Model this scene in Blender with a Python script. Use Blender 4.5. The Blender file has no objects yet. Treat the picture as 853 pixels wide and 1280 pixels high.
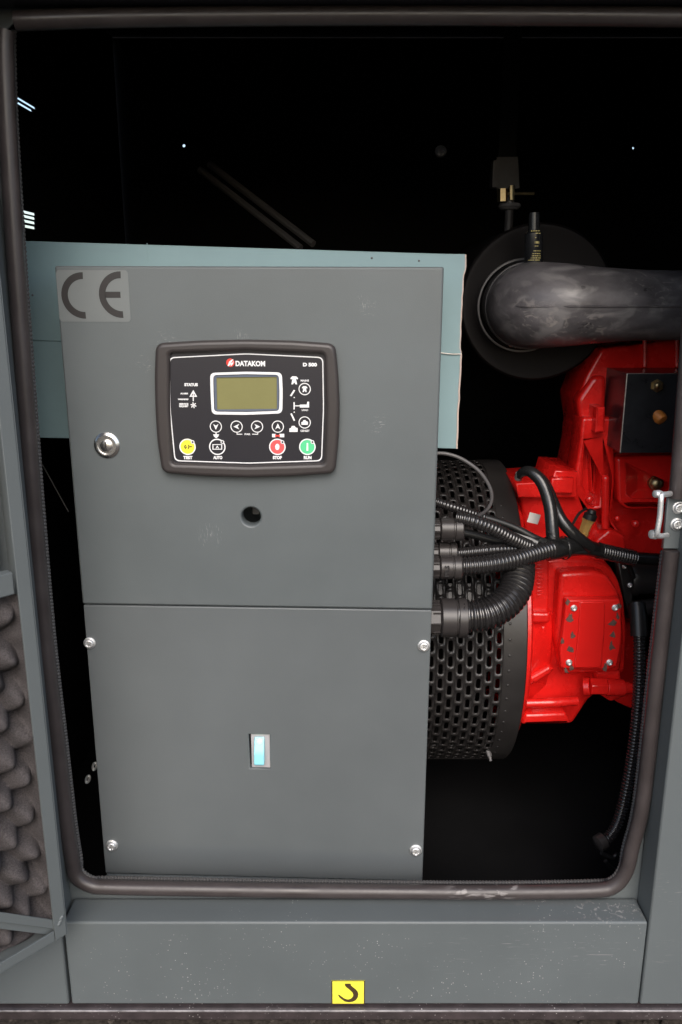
import bpy, bmesh, math, random
from mathutils import Vector, Matrix
random.seed(7)
R = math.radians
PI = math.pi
SC = bpy.context.scene
COL = SC.collection

# ------------------------------------------------------------------ camera, sky, sun, exposure
F = 1033.0                       # focal length in photo pixels (853 x 1280)
PITCH = R(15)
CAM = Vector((0, -0.80, 0.87))
cd = bpy.data.cameras.new('camera')
cd.sensor_fit = 'VERTICAL'; cd.sensor_height = 22.3; cd.lens = 22.3*F/1280
cd.clip_start = 0.02; cd.clip_end = 2000
cam = bpy.data.objects.new('camera', cd); COL.objects.link(cam)
cam.location = CAM; cam.rotation_euler = (R(90)-PITCH, 0, 0)
SC.camera = cam

SUN_EL, SUN_AZ = 40, 176         # azimuth measured clockwise from +Y (straight behind the viewer)
w = bpy.data.worlds.new('World'); SC.world = w; w.use_nodes = True
nt = w.node_tree
bg = nt.nodes['Background']; bg.inputs['Strength'].default_value = 0.14
sky = nt.nodes.new('ShaderNodeTexSky'); sky.sky_type = 'NISHITA'; sky.sun_disc = False
sky.sun_elevation = R(SUN_EL); sky.sun_rotation = R(SUN_AZ)
sky.air_density = 1.0; sky.dust_density = 2.5; sky.ozone_density = 0.6
nt.links.new(sky.outputs[0], bg.inputs[0])
sd = bpy.data.lights.new('sun', 'SUN'); sd.energy = 1.1; sd.angle = R(40); sd.color = (1, .972, .955)
sun = bpy.data.objects.new('sun', sd); COL.objects.link(sun)
az = R(SUN_AZ); el = R(SUN_EL)
tosun = Vector((math.sin(az)*math.cos(el), math.cos(az)*math.cos(el), math.sin(el)))
sun.rotation_euler = tosun.to_track_quat('Z', 'Y').to_euler()
sun.location = (0, -5, 6)
vs = SC.view_settings
vs.view_transform = 'Standard'; vs.look = 'None'; vs.gamma = 1.0; vs.exposure = 0.78
vs.use_curve_mapping = False

# ------------------------------------------------------------------ measuring helpers
CP, SP = math.cos(PITCH), math.sin(PITCH)
FW = Vector((0, CP, -SP)); UP = Vector((0, SP, CP))
def ray(px, py): return Vector((1, 0, 0))*((px-426.5)/F) + FW - UP*((py-640)/F)
def P(px, py, Y):
    d = ray(px, py); return CAM + d*((Y-CAM.y)/d.y)
def S(px, py, Y): return (P(px, py, Y)-CAM).dot(FW)/F       # metres per photo pixel there

WM = {}
def wm(o): return WM.get(o.name, Matrix.Identity(4)) if o else Matrix.Identity(4)

# ------------------------------------------------------------------ materials
def mat(name, col, rough=.5, metal=0., spec=.5, var=.0, vscale=6., bump=0., bscale=300., rvar=0.,
        coat=0., speck=None, emit=None, speck_scale=420., speck_thr=.06, stretch=None):
    m = bpy.data.materials.new(name); m.use_nodes = True
    t = m.node_tree; n = t.nodes; L = t.links; b = n['Principled BSDF']
    c4 = (*col, 1)
    b.inputs['Base Color'].default_value = c4
    b.inputs['Roughness'].default_value = rough
    b.inputs['Metallic'].default_value = metal
    b.inputs['Specular IOR Level'].default_value = spec
    b.inputs['Coat Weight'].default_value = coat
    b.inputs['Coat Roughness'].default_value = .15
    tc = n.new('ShaderNodeTexCoord'); src = tc.outputs['Object']
    if stretch:
        mp = n.new('ShaderNodeMapping'); mp.inputs['Scale'].default_value = stretch
        L.new(src, mp.inputs[0]); src = mp.outputs[0]
    cur = None
    if var > 0:
        nz = n.new('ShaderNodeTexNoise'); nz.inputs['Scale'].default_value = vscale; nz.inputs['Detail'].default_value = 6
        nz.inputs['Roughness'].default_value = .62
        L.new(src, nz.inputs['Vector'])
        r = n.new('ShaderNodeMapRange'); r.inputs[1].default_value = .3; r.inputs[2].default_value = .7
        r.inputs[3].default_value = 1-var; r.inputs[4].default_value = 1+var
        L.new(nz.outputs[0], r.inputs[0])
        mx = n.new('ShaderNodeVectorMath'); mx.operation = 'SCALE'; mx.inputs[0].default_value = col
        L.new(r.outputs[0], mx.inputs['Scale']); cur = mx.outputs[0]
        if rvar:
            r2 = n.new('ShaderNodeMapRange'); r2.inputs[1].default_value = .3; r2.inputs[2].default_value = .7
            r2.inputs[3].default_value = rough-rvar; r2.inputs[4].default_value = rough+rvar
            L.new(nz.outputs[0], r2.inputs[0]); L.new(r2.outputs[0], b.inputs['Roughness'])
    if speck:
        vo = n.new('ShaderNodeTexVoronoi'); vo.inputs['Scale'].default_value = speck_scale
        L.new(tc.outputs['Object'], vo.inputs['Vector'])
        # only a few cells carry a speck: pick them by the cell's random colour
        sp = n.new('ShaderNodeSeparateColor'); L.new(vo.outputs['Color'], sp.inputs[0])
        a = n.new('ShaderNodeMath'); a.operation = 'GREATER_THAN'; a.inputs[1].default_value = 1-speck_thr; L.new(sp.outputs[0], a.inputs[0])
        d = n.new('ShaderNodeMath'); d.operation = 'LESS_THAN'; d.inputs[1].default_value = .33; L.new(vo.outputs['Distance'], d.inputs[0])
        nz3 = n.new('ShaderNodeTexNoise'); nz3.inputs['Scale'].default_value = 14; L.new(tc.outputs['Object'], nz3.inputs['Vector'])
        g = n.new('ShaderNodeMapRange'); g.inputs[1].default_value = .45; g.inputs[2].default_value = .62; L.new(nz3.outputs[0], g.inputs[0])
        p1 = n.new('ShaderNodeMath'); p1.operation = 'MULTIPLY'; L.new(a.outputs[0], p1.inputs[0]); L.new(d.outputs[0], p1.inputs[1])
        p2 = n.new('ShaderNodeMath'); p2.operation = 'MULTIPLY'; L.new(p1.outputs[0], p2.inputs[0]); L.new(g.outputs[0], p2.inputs[1])
        mc = n.new('ShaderNodeMix'); mc.data_type = 'RGBA'; L.new(p2.outputs[0], mc.inputs[0])
        if cur: L.new(cur, mc.inputs[6])
        else: mc.inputs[6].default_value = c4
        mc.inputs[7].default_value = (*speck, 1); cur = mc.outputs[2]
    m['cur'] = 0
    if cur: L.new(cur, b.inputs['Base Color'])
    if bump:
        nb = n.new('ShaderNodeTexNoise'); nb.inputs['Scale'].default_value = bscale; nb.inputs['Detail'].default_value = 3
        L.new(tc.outputs['Object'], nb.inputs['Vector'])
        bp = n.new('ShaderNodeBump'); bp.inputs['Strength'].default_value = bump; bp.inputs['Distance'].default_value = .001
        L.new(nb.outputs[0], bp.inputs['Height']); L.new(bp.outputs[0], b.inputs['Normal'])
    if emit:
        b.inputs['Emission Color'].default_value = (*emit[0], 1); b.inputs['Emission Strength'].default_value = emit[1]
    return m

def add_wear(m, spots, col, scale=(60, 400, 60), thr=.60, rot=0., soft=.05):
    """scuffs: thin scratch streaks kept to a few round places (x, y, z, radius) in object space"""
    t = m.node_tree; n = t.nodes; L = t.links; b = n['Principled BSDF']
    tc = n.new('ShaderNodeTexCoord')
    total = None
    for (c, rad) in spots:
        v = n.new('ShaderNodeVectorMath'); v.operation = 'DISTANCE'; v.inputs[1].default_value = c
        L.new(tc.outputs['Object'], v.inputs[0])
        r = n.new('ShaderNodeMapRange'); r.inputs[1].default_value = rad; r.inputs[2].default_value = rad*.25
        L.new(v.outputs['Value'], r.inputs[0])
        if total is None: total = r.outputs[0]
        else:
            a = n.new('ShaderNodeMath'); a.operation = 'MAXIMUM'; L.new(total, a.inputs[0]); L.new(r.outputs[0], a.inputs[1]); total = a.outputs[0]
    mp = n.new('ShaderNodeMapping'); mp.inputs['Scale'].default_value = scale; mp.inputs['Rotation'].default_value = (0, rot, 0)
    L.new(tc.outputs['Object'], mp.inputs[0])
    nz = n.new('ShaderNodeTexNoise'); nz.inputs['Scale'].default_value = 1; nz.inputs['Detail'].default_value = 5; nz.inputs['Distortion'].default_value = 1.2
    L.new(mp.outputs[0], nz.inputs['Vector'])
    s = n.new('ShaderNodeMapRange'); s.inputs[1].default_value = thr; s.inputs[2].default_value = thr+soft; L.new(nz.outputs[0], s.inputs[0])
    mu = n.new('ShaderNodeMath'); mu.operation = 'MULTIPLY'; L.new(total, mu.inputs[0]); L.new(s.outputs[0], mu.inputs[1])
    mc = n.new('ShaderNodeMix'); mc.data_type = 'RGBA'; L.new(mu.outputs[0], mc.inputs[0])
    lk = b.inputs['Base Color'].links
    if lk: L.new(lk[0].from_socket, mc.inputs[6])
    else: mc.inputs[6].default_value = b.inputs['Base Color'].default_value
    mc.inputs[7].default_value = (*col, 1)
    L.new(mc.outputs[2], b.inputs['Base Color'])

GREY = (.106, .120, .123)
M = {}
M['grey'] = mat('grey_powder_coat', GREY, .46, var=.05, vscale=5, bump=.10, bscale=900, rvar=.05)
M['door'] = mat('grey_powder_coat_door', GREY, .42, var=.08, vscale=4.5, bump=.14, bscale=900, rvar=.10)
M['cover'] = mat('grey_powder_coat_cover', (GREY[0]*1.01, GREY[1]*.985, GREY[2]*.985), .42, var=.08, vscale=3.5, bump=.14, bscale=900, rvar=.10)
M['sill'] = mat('grey_paint_dusty', GREY, .45, var=.07, vscale=7, bump=.12, bscale=700, rvar=.06, speck=(.40, .39, .38), speck_scale=520, speck_thr=.055)
M['rail'] = mat('dirty_rail', (.040, .031, .032), .5, var=.4, vscale=40, bump=.3, bscale=260, speck=(.35, .33, .32), speck_scale=500, speck_thr=.10)
M['rail_highlight'] = mat('pale_highlight', (.24, .225, .23), .45, var=.5, vscale=60)  # pale tone stands for the highlight along the rail's top edge
M['black_wall'] = mat('black_lining', (.006, .006, .0065), .8, spec=.12, var=.3, vscale=8)
M['rubber'] = mat('seal_rubber', (.046, .038, .0375), .38, spec=.5, var=.16, vscale=30, bump=.12, bscale=220, rvar=.1)
M['rubber_grip'] = mat('seal_grip', (.075, .072, .07), .5)
M['sheet'] = mat('pale_blue_sheet', (.235, .345, .365), .55, spec=.35, var=.05, vscale=9, bump=.08, bscale=120)
M['sheet_edge'] = mat('pale_frayed_edge', (.62, .50, .44), .8)
M['bezel'] = mat('bezel_plastic', (.040, .034, .033), .40, spec=.5, var=.05, bump=.1, bscale=1600)
M['face'] = mat('face_foil', (.021, .020, .025), .32, spec=.5, bump=.02, bscale=200)
M['white'] = mat('white_print', (.80, .80, .80), .5)
M['red_print'] = mat('red_print', (.72, .05, .035), .45)
M['lcd'] = mat('lcd_glass', (.215, .205, .085), .2, spec=.5, var=.06, vscale=20)
M['lcd_edge'] = mat('lcd_inner_edge', (.10, .12, .16), .4)
M['b_dark'] = mat('key_dark', (.021, .020, .025), .35)
M['b_yellow'] = mat('key_yellow', (.78, .72, .05), .4)
M['b_red'] = mat('key_red', (.68, .10, .10), .4)
M['b_green'] = mat('key_green', (.10, .60, .27), .4)
M['dk_print'] = mat('dark_print', (.022, .020, .020), .5)
M['ce_film'] = mat('sticker_film', (.155, .17, .17), .4, var=.04, vscale=30)
M['chrome'] = mat('chrome', (.86, .85, .83), .26, metal=1)
M['zinc'] = mat('zinc_plated', (.82, .82, .81), .46, metal=.85, var=.1, vscale=90, bump=.2, bscale=500)
M['brass'] = mat('brass', (.74, .47, .15), .32, metal=.55, var=.15, vscale=80)
M['brass_dull'] = mat('brass_dull', (.36, .28, .15), .36, metal=1, var=.25, vscale=90)
M['yellow'] = mat('sticker_yellow', (.85, .80, .07), .42, var=.02)
M['brown_print'] = mat('sticker_print', (.06, .035, .015), .5)
M['foam'] = mat('acoustic_foam', (.070, .063, .063), .95, spec=.05, var=.38, vscale=600, bump=1.0, bscale=1100)
M['plastic'] = mat('conduit_plastic', (.018, .0165, .0165), .20, spec=.8, var=.12, vscale=40)
M['gland'] = mat('gland_plastic', (.034, .030, .029), .34, spec=.5, bump=.08, bscale=800)
M['tape'] = mat('pvc_tape', (.012, .012, .012), .26, spec=.55, bump=.35, bscale=120)
M['cable'] = mat('cable_sheath', (.014, .014, .014), .36, spec=.5, bump=.1, bscale=200)
M['wire_grey'] = mat('grey_wire', (.085, .08, .08), .38)
M['perf'] = mat('alternator_black', (.022, .020, .0195), .36, spec=.5, var=.15, vscale=22, bump=.12, bscale=400, rvar=.06)
M['stator'] = mat('stator_dark', (.005, .004, .004), .95, spec=.05, var=.4, vscale=30)
M['back_plate'] = mat('inner_plate', (.07, .066, .064), .38, var=.08)
M['red'] = mat('red_engine_enamel', (.74, .014, .011), .26, spec=.5, var=.16, vscale=22, bump=.45, bscale=190, coat=.3, rvar=.08)
M['red_cover'] = mat('red_cover_enamel', (.74, .014, .011), .30, spec=.5, var=.05, vscale=14, bump=.25, bscale=90, coat=.3)
M['chip'] = mat('chipped_metal', (.16, .09, .075), .5, metal=.3, var=.35, vscale=200)
M['filter'] = mat('filter_black', (.007, .0055, .0055), .6, spec=.22, var=.1, vscale=10)
M['hose'] = mat('worn_rubber_hose', (.088, .082, .086), .38, spec=.5, var=.45, vscale=26, bump=.3, bscale=120, rvar=.14, stretch=(.7, 1, 1.3))
M['black_gloss'] = mat('black_gloss_plate', (.016, .017, .019), .26, spec=.5, var=.3, vscale=30)
M['edge_metal'] = mat('worn_bright_edge', (.42, .40, .38), .4, metal=.8, var=.4, vscale=120)
M['copper'] = mat('orange_copper', (.50, .17, .03), .5, metal=.1, var=.3, vscale=120)
M['label_y'] = mat('label_yellow', (.50, .42, .16), .5)
M['steel_dim'] = mat('dark_steel', (.034, .031, .031), .5, spec=.3, var=.2, vscale=60)
M['brace'] = mat('brace_steel', (.10, .095, .095), .45)
M['paper'] = mat('white_tag', (.74, .70, .64), .7)
M['breaker'] = mat('breaker_body', (.40, .38, .39), .5)
M['rocker'] = mat('cyan_rocker', (.26, .60, .66), .25, emit=((.2, .6, .7), .14))
M['rocker_lamp'] = mat('green_lamp', (.3, .85, .6), .3, emit=((.35, 1., .65), .75))
M['ground'] = mat('dark_gravel', (.060, .050, .042), .95, spec=.2, var=.6, vscale=160, bump=1., bscale=220)
M['header'] = mat('dark_grey_paint', (.020, .021, .027), .5, var=.06)

# ------------------------------------------------------------------ mesh helpers
def link(name, me, parent=None, local=False, matrix=None):
    o = bpy.data.objects.new(name, me); COL.objects.link(o)
    if parent:
        o.parent = parent
    base = wm(parent)
    if matrix is not None:                       # a shared mesh placed by a world matrix
        o.matrix_basis = base.inverted() @ matrix; WM[o.name] = matrix
    else:
        if not local: me.transform(base.inverted())
        WM[o.name] = base.copy()
    return o

def thing(name, label, cat, loc=(0, 0, 0), rot=None, group=None):
    o = bpy.data.objects.new(name, None); COL.objects.link(o)
    o.empty_display_size = .02
    m = Matrix.Translation(Vector(loc))
    if rot is not None: m = m @ rot
    o.matrix_basis = m; WM[o.name] = m
    o['label'] = label; o['category'] = cat
    if group: o['group'] = group
    return o
def tag(o, label, cat, group=None, kind=None):
    o['label'] = label; o['category'] = cat
    if group: o['group'] = group
    if kind: o['kind'] = kind
    return o
def struct(o): o['kind'] = 'structure'; return o

class B:
    def __init__(s): s.bm = bmesh.new(); s.mats = []; s.mi = 0; s.uv = None
    def use(s, m):
        if m not in s.mats: s.mats.append(m)
        s.mi = s.mats.index(m); return s
    def _f(s, vs, smooth=False):
        try: f = s.bm.faces.new(vs)
        except ValueError: return None
        f.material_index = s.mi; f.smooth = smooth; return f
    def box(s, a, b, mtx=None):
        a, b = Vector(a), Vector(b)
        lo = Vector((min(a.x, b.x), min(a.y, b.y), min(a.z, b.z))); hi = Vector((max(a.x, b.x), max(a.y, b.y), max(a.z, b.z)))
        v = []
        for z in (lo.z, hi.z):
            for (x, y) in ((lo.x, lo.y), (hi.x, lo.y), (hi.x, hi.y), (lo.x, hi.y)):
                p = Vector((x, y, z)); v.append(s.bm.verts.new(mtx @ p if mtx else p))
        for q in ((3, 2, 1, 0), (4, 5, 6, 7), (0, 1, 5, 4), (1, 2, 6, 5), (2, 3, 7, 6), (3, 0, 4, 7)): s._f([v[i] for i in q])
        return s
    def lathe(s, p0, axis, prof, seg=24, caps=True, smooth=True, phase=0., arc=None):
        """prof = list of (distance along axis, radius)"""
        p0 = Vector(p0); ax = Vector(axis).normalized()
        u = ax.orthogonal().normalized()
        ref = Vector((0, 0, 1)) if abs(ax.z) < .9 else Vector((1, 0, 0))
        u = (ref - ax*ref.dot(ax)).normalized(); v = ax.cross(u)
        rings = []
        n = seg if arc is None else seg+1
        for (d, r) in prof:
            ring = []
            for i in range(n):
                t = phase + (2*PI*i/seg if arc is None else arc[0]+(arc[1]-arc[0])*i/seg)
                ring.append(s.bm.verts.new(p0+ax*d+(u*math.cos(t)+v*math.sin(t))*r))
            rings.append(ring)
        for a, b in zip(rings, rings[1:]):
            for i in range(seg):
                j = (i+1) % n
                s._f([a[i], a[j], b[j], b[i]], smooth)
        if caps and arc is None:
            s._f(list(reversed(rings[0]))); s._f(rings[-1])
        return s
    def cyl(s, p0, p1, r0, r1=None, seg=20, smooth=True, caps=True, phase=0.):
        p0, p1 = Vector(p0), Vector(p1)
        return s.lathe(p0, p1-p0, [(0, r0), ((p1-p0).length, r0 if r1 is None else r1)], seg, caps, smooth, phase)
    def dome(s, c, axis, r, h, seg=20, base=0.):
        prof = [(-base, r)] if base else []
        for i in range(7):
            t = PI/2*i/6; prof.append((h*math.sin(t), max(r*math.cos(t), 1e-5)))
        return s.lathe(c, axis, prof, seg, True, True)
    def tube(s, pts, rad, seg=14, step=None, corr=None, caps=True, flat=None):
        """pts: list of Vector; rad: number or list (per control point); corr=(pitch, depth)"""
        pts = [Vector(p) for p in pts]
        rads = rad if isinstance(rad, (list, tuple)) else [rad]*len(pts)
        n = len(pts); dense = []
        for i in range(n-1):
            p0 = pts[max(i-1, 0)]; p1 = pts[i]; p2 = pts[i+1]; p3 = pts[min(i+2, n-1)]
            K = 24
            for k in range(K+(1 if i == n-2 else 0)):
                t = k/K; t2, t3 = t*t, t*t*t
                q = .5*((2*p1)+(p2-p0)*t+(2*p0-5*p1+4*p2-p3)*t2+(3*p1-p0-3*p2+p3)*t3)
                dense.append((q, rads[i]*(1-t)+rads[i+1]*t))
        L = [0]
        for a, b in zip(dense, dense[1:]): L.append(L[-1]+(b[0]-a[0]).length)
        tot = L[-1]
        if corr: step = corr[0]/6
        if not step: step = tot/(len(dense)*.6)
        m = max(2, int(tot/step)); out = []; j = 0
        for i in range(m+1):
            d = tot*i/m
            while j < len(L)-2 and L[j+1] < d: j += 1
            t = (d-L[j])/max(L[j+1]-L[j], 1e-9)
            q = dense[j][0].lerp(dense[j+1][0], t); r = dense[j][1]*(1-t)+dense[j+1][1]*t
            if corr:
                ph = (d/corr[0]) % 1
                r -= corr[1]*(0, 0, .35, 1, 1, .35)[int(ph*6+1e-6) % 6]
            out.append((q, r))
        rings = []; u = None
        for i, (q, r) in enumerate(out):
            tg = (out[min(i+1, m)][0]-out[max(i-1, 0)][0]).normalized()
            if u is None:
                u = tg.orthogonal().normalized()
            u = (u-tg*u.dot(tg)).normalized(); v = tg.cross(u)
            rings.append([s.bm.verts.new(q+(u*math.cos(2*PI*k/seg)+v*math.sin(2*PI*k/seg))*r) for k in range(seg)])
        for a, b in zip(rings, rings[1:]):
            for k in range(seg):
                s._f([a[k], a[(k+1) % seg], b[(k+1) % seg], b[k]], True)
        if caps: s._f(list(reversed(rings[0]))); s._f(rings[-1])
        return s
    def build(s, name, m=None, parent=None, bevel=0., seg=2, local=False, smooth=False, matrix=None, recalc=True):
        if recalc: bmesh.ops.recalc_face_normals(s.bm, faces=s.bm.faces)
        me = bpy.data.meshes.new(name); s.bm.to_mesh(me); s.bm.free()
        ms = s.mats if s.mats else ([m] if not isinstance(m, (list, tuple)) else m)
        for x in ms: me.materials.append(x)
        me.set_sharp_from_angle(angle=R(38))
        if smooth:
            for p in me.polygons: p.use_smooth = True
        o = link(name, me, parent, local, matrix)
        if bevel:
            md = o.modifiers.new('bevel', 'BEVEL'); md.width = bevel; md.segments = seg; md.limit_method = 'ANGLE'; md.angle_limit = R(35)
            md.harden_normals = False
        return o

DG = None
def curve_mesh(cu):
    o = bpy.data.objects.new('tmp', cu); COL.objects.link(o)
    dg = bpy.context.evaluated_depsgraph_get(); dg.update()
    me = bpy.data.meshes.new_from_object(o.evaluated_get(dg))
    bpy.data.objects.remove(o); return me

def plate_mesh(outer, holes=(), t=.002, bevel=0., res=1):
    """flat plate in local x/y, thickness t going from z = -t (back) to z = 0 (front)"""
    cu = bpy.data.curves.new('c', 'CURVE'); cu.dimensions = '2D'; cu.fill_mode = 'BOTH'
    bevel = min(bevel, t*.49)
    cu.extrude = t/2-bevel; cu.bevel_depth = bevel; cu.bevel_resolution = res; cu.offset = -bevel
    for loop in (outer, *holes):
        sp = cu.splines.new('POLY'); sp.points.add(len(loop)-1); sp.use_cyclic_u = True
        for p, q in zip(sp.points, loop): p.co = (q[0], q[1], 0, 1)
    me = curve_mesh(cu); bpy.data.curves.remove(cu)
    me.transform(Matrix.Translation((0, 0, -t/2)))
    return me

def circle(cx, cy, r, n=28, ry=None): return [(cx+r*math.cos(2*PI*i/n), cy+(ry or r)*math.sin(2*PI*i/n)) for i in range(n)]
def rrect(x0, y0, x1, y1, r, n=6):
    out = []
    for (cx, cy, a) in ((x1-r, y0+r, -90), (x1-r, y1-r, 0), (x0+r, y1-r, 90), (x0+r, y0+r, 180)):
        for i in range(n+1):
            t = R(a+90*i/n); out.append((cx+r*math.cos(t), cy+r*math.sin(t)))
    return out
def round_poly(pts, r, n=4):
    out = []
    N = len(pts)
    for i in range(N):
        a, b, c = Vector(pts[i-1]), Vector(pts[i]), Vector(pts[(i+1) % N])
        rr = min(r, (a-b).length*.45, (c-b).length*.45)
        p, q = b+(a-b).normalized()*rr, b+(c-b).normalized()*rr
        for k in range(n+1):
            t = k/n; out.append(tuple((1-t)**2*p+2*t*(1-t)*b+t*t*q))
    return out
# plane facing the camera side: local x -> +X, local y -> +Z, local z -> -Y
FRONT = Matrix(((1, 0, 0, 0), (0, 0, -1, 0), (0, 1, 0, 0), (0, 0, 0, 1)))
def prism(name, poly_px, Y, depth, m, parent, bevel=.003, rnd=0., holes_px=(), res=2):
    """solid block whose front face, at distance Y, has the outline measured at poly_px; depth goes back along +Y"""
    pts = [(lambda v: (v.x, v.z))(P(x, y, Y)) for (x, y) in poly_px]
    if rnd: pts = round_poly(pts, rnd)
    hs = [[(lambda v: (v.x, v.z))(P(x, y, Y)) for (x, y) in h] for h in holes_px]
    me = plate_mesh(pts, hs, depth, bevel, res)
    me.transform(Matrix.Translation((0, Y, 0)) @ FRONT)
    me.materials.append(m)
    return link(name, me, parent)

def text_mesh(txt, size, bold=0., ext=.0002):
    cu = bpy.data.curves.new('t', 'FONT'); cu.body = txt; cu.size = size; cu.align_x = 'CENTER'; cu.align_y = 'CENTER'
    cu.offset = bold; cu.extrude = ext; cu.resolution_u = 3
    me = curve_mesh(cu); bpy.data.curves.remove(cu); return me

# =================================================================== SETTING: ground
g = bmesh.new()
N = 36
for i in range(N+1):
    for j in range(13):
        x = -1.2+2.4*i/N; y = -1.0+1.3*j/12
        g.verts.new((x, y, random.uniform(-.003, .003)))
g.verts.ensure_lookup_table()
for i in range(N):
    for j in range(12):
        a = i*13+j; g.faces.new([g.verts[k] for k in (a, a+13, a+14, a+1)])
for (x0, y0, x1, y1) in ((-600, -600, 600, -1.0), (-600, .3, 600, 600), (-600, -1.0, -1.2, .3), (1.2, -1.0, 600, .3)):
    g.faces.new([g.verts.new(p) for p in ((x0, y0, -.001), (x1, y0, -.001), (x1, y1, -.001), (x0, y1, -.001))])
me = bpy.data.meshes.new('ground'); g.to_mesh(me); g.free(); me.materials.append(M['ground'])
struct(link('ground', me))
b = B()
for i in range(900):
    x = random.uniform(-.62, .62); y = random.uniform(-.12, .16); r = random.uniform(.002, .006)
    mm = Matrix.Translation((x, y, r*.3)) @ Matrix.Rotation(random.uniform(0, 6), 4, 'Z') @ Matrix.Diagonal((r, r*random.uniform(.6, 1), r*random.uniform(.5, .9), 1))
    bmesh.ops.create_icosphere(b.bm, subdivisions=1, radius=1, matrix=mm)
o = b.build('gravel', M['ground']); o['kind'] = 'stuff'

# =================================================================== GENERATOR ENCLOSURE
XL = P(79, 1167, 0).x            # left and right ends of the door recess
XR = P(826, 1030, 0).x
ZLIP = P(440, 1153, 0).z         # front lip of the sill
ZRAIL = P(440, 1256.5, 0).z
ZTOP = P(440, 11, .040).z        # top of the recess
YF = .042                        # flange plane that carries the seal
ENC = thing('generator_enclosure', 'grey sheet metal generator enclosure with dark interior and open door', 'generator enclosure', (0, 0, ZRAIL))
X0, X1, YB, ZR = -.47, .86, 1.05, 1.36
# sill: a folded tray, front face, top face and riser
b = B()
b.box((XL+.0015, 0, ZRAIL+.001), (XR-.0015, .0395, ZLIP))
sill = b.build('sill', M['sill'], ENC, bevel=.0026, seg=3)
# base rail
b = B(); b.box((X0, -.0075, ZRAIL-.0026), (X1, -.0062, ZRAIL-.0002)); b.build('rail_highlight', M['rail_highlight'], ENC, bevel=.0005)  # thin pale strip paints the bright line on the rail's top edge
b = B(); b.box((X0, -.006, ZRAIL-.017), (X1, .09, ZRAIL)); b.build('base_rail', M['rail'], ENC, bevel=.003, seg=3)
b = B(); b.box((X0+.05, .30, .0), (X1-.05, .9, ZRAIL-.018)); b.build('base_skid', M['rail'], ENC)
# right post: front face, dark return, seal flange
b = B(); b.box((XR, 0, ZRAIL+.001), (X1, .0395, ZTOP-.001)); b.build('corner_post', M['grey'], ENC, bevel=.002)
# left: lower front panel / jamb
b = B(); b.box((X0, 0, ZRAIL+.001), (XL-.0015, .0395, ZTOP-.001)); b.build('side_jamb', M['grey'], ENC, bevel=.002)
# header
b = B(); b.box((X0, -.004, ZTOP), (X1, .0395, ZR)); b.build('header', M['header'], ENC, bevel=.002)
# roof, then an unseen overhang added to keep light off the top seal
b = B(); b.box((X0-.02, -.03, ZR+.001), (X1+.02, YB+.03, ZR+.021)); b.build('roof', M['header'], ENC, bevel=.003)
b = B(); b.box((X0, -.085, 1.150), (X1, -.0045, 1.162)); b.box((X0, -.085, 1.1625), (X1, -.080, 1.175)); b.build('shade_overhang', M['header'], ENC, bevel=.001)
# inner walls (black acoustic lining), rear wall with two pin holes
b = B(); b.box((X1, .059, ZRAIL), (X1+.012, YB, ZR)); b.build('side_wall', M['black_wall'], ENC)
b = B(); b.box((X0-.01, .063, ZRAIL+.002), (X1, YB, ZRAIL+.012)); b.build('floor_pan', M['black_wall'], ENC)
def hole_at(px, py, r):
    v = P(px, py, YB); return circle(v.x, v.z, r, 8)
me = plate_mesh([(X0-.01, ZRAIL), (X1+.012, ZRAIL), (X1+.012, ZR), (X0-.01, ZR)], [hole_at(230, 182, .0032), hole_at(792, 185, .0024)], .004)
me.transform(Matrix.Translation((0, YB, 0)) @ FRONT); me.materials.append(M['black_wall'])
link('rear_wall', me, ENC)
# left wall with two louvre groups (slots run along Y); plate local x -> Y, y -> Z
XW = X0+.012
def hitx(px, py, X):
    d = ray(px, py); return CAM+d*((X-CAM.x)/d.x)
slots = []
blades = B()
for (pxl, ys, ln) in ((22, (262.5, 268, 274, 280.5), .075), (14, (117, 123), .10)):
    for k, y in enumerate(ys):
        v = hitx(pxl, y, XW); h = .0042
        slots.append(rrect(v.y-.03, v.z-h/2, v.y+ln-(.014*k if pxl == 14 else 0), v.z+h/2, h*.45, 3))
        blades.box((XW-.016, v.y-.03, v.z-h*1.1), (XW-.013, v.y+ln+.07, v.z-h*1.0))
me = plate_mesh([(.059, ZRAIL), (YB-.006, ZRAIL), (YB-.006, ZR), (.059, ZR)], slots, .003)
me.transform(Matrix(((0, 0, 1, XW), (1, 0, 0, 0), (0, 1, 0, 0), (0, 0, 0, 1)))); me.materials.append(M['black_wall'])
link('louvred_wall', me, ENC)

# seal: bulb + toothed grip, following the opening (it bows a little on its long sides)
YS = .033; SR = .0085
left = [(7, 24+14), (6, 60), (9, 150), (18, 300), (28, 440), (43, 640), (57, 800), (72, 930), (83.5, 1030), (90, 1072)]
bl = [(95, 1094), (113, 1106)]
bottom = [(140, 1109), (300, 1112), (450, 1114), (620, 1115), (740, 1113)]
br = [(768, 1107), (783, 1088)]
right = [(790, 1060), (804, 1000), (822, 840), (832, 750), (838, 700), (839.5, 688)]
right2 = [(846, 622), (850, 580), (858, 480), (868, 330), (876, 160), (878, 40)]
top = [(868, 22), (700, 20), (430, 19.5), (160, 22), (20, 26)]
def path(l, Y=YS): return [P(x, y, Y) for (x, y) in l]
b = B(); b.tube(path(right[::-1]+br[::-1]+bottom[::-1]+bl[::-1]+left[::-1]), (SR), seg=16, step=.006)
seal = b.build('door_seal', M['rubber'], ENC)
eo = Vector((0, 0, ZRAIL))
add_wear(M['rubber'], [(P(x, y, .03)-eo, r) for x, y, r in ((585, 1112, .03), (615, 1110, .035), (640, 1110, .02))], (.19, .175, .17), (45, 60, 150), .53, soft=.09)
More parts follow.
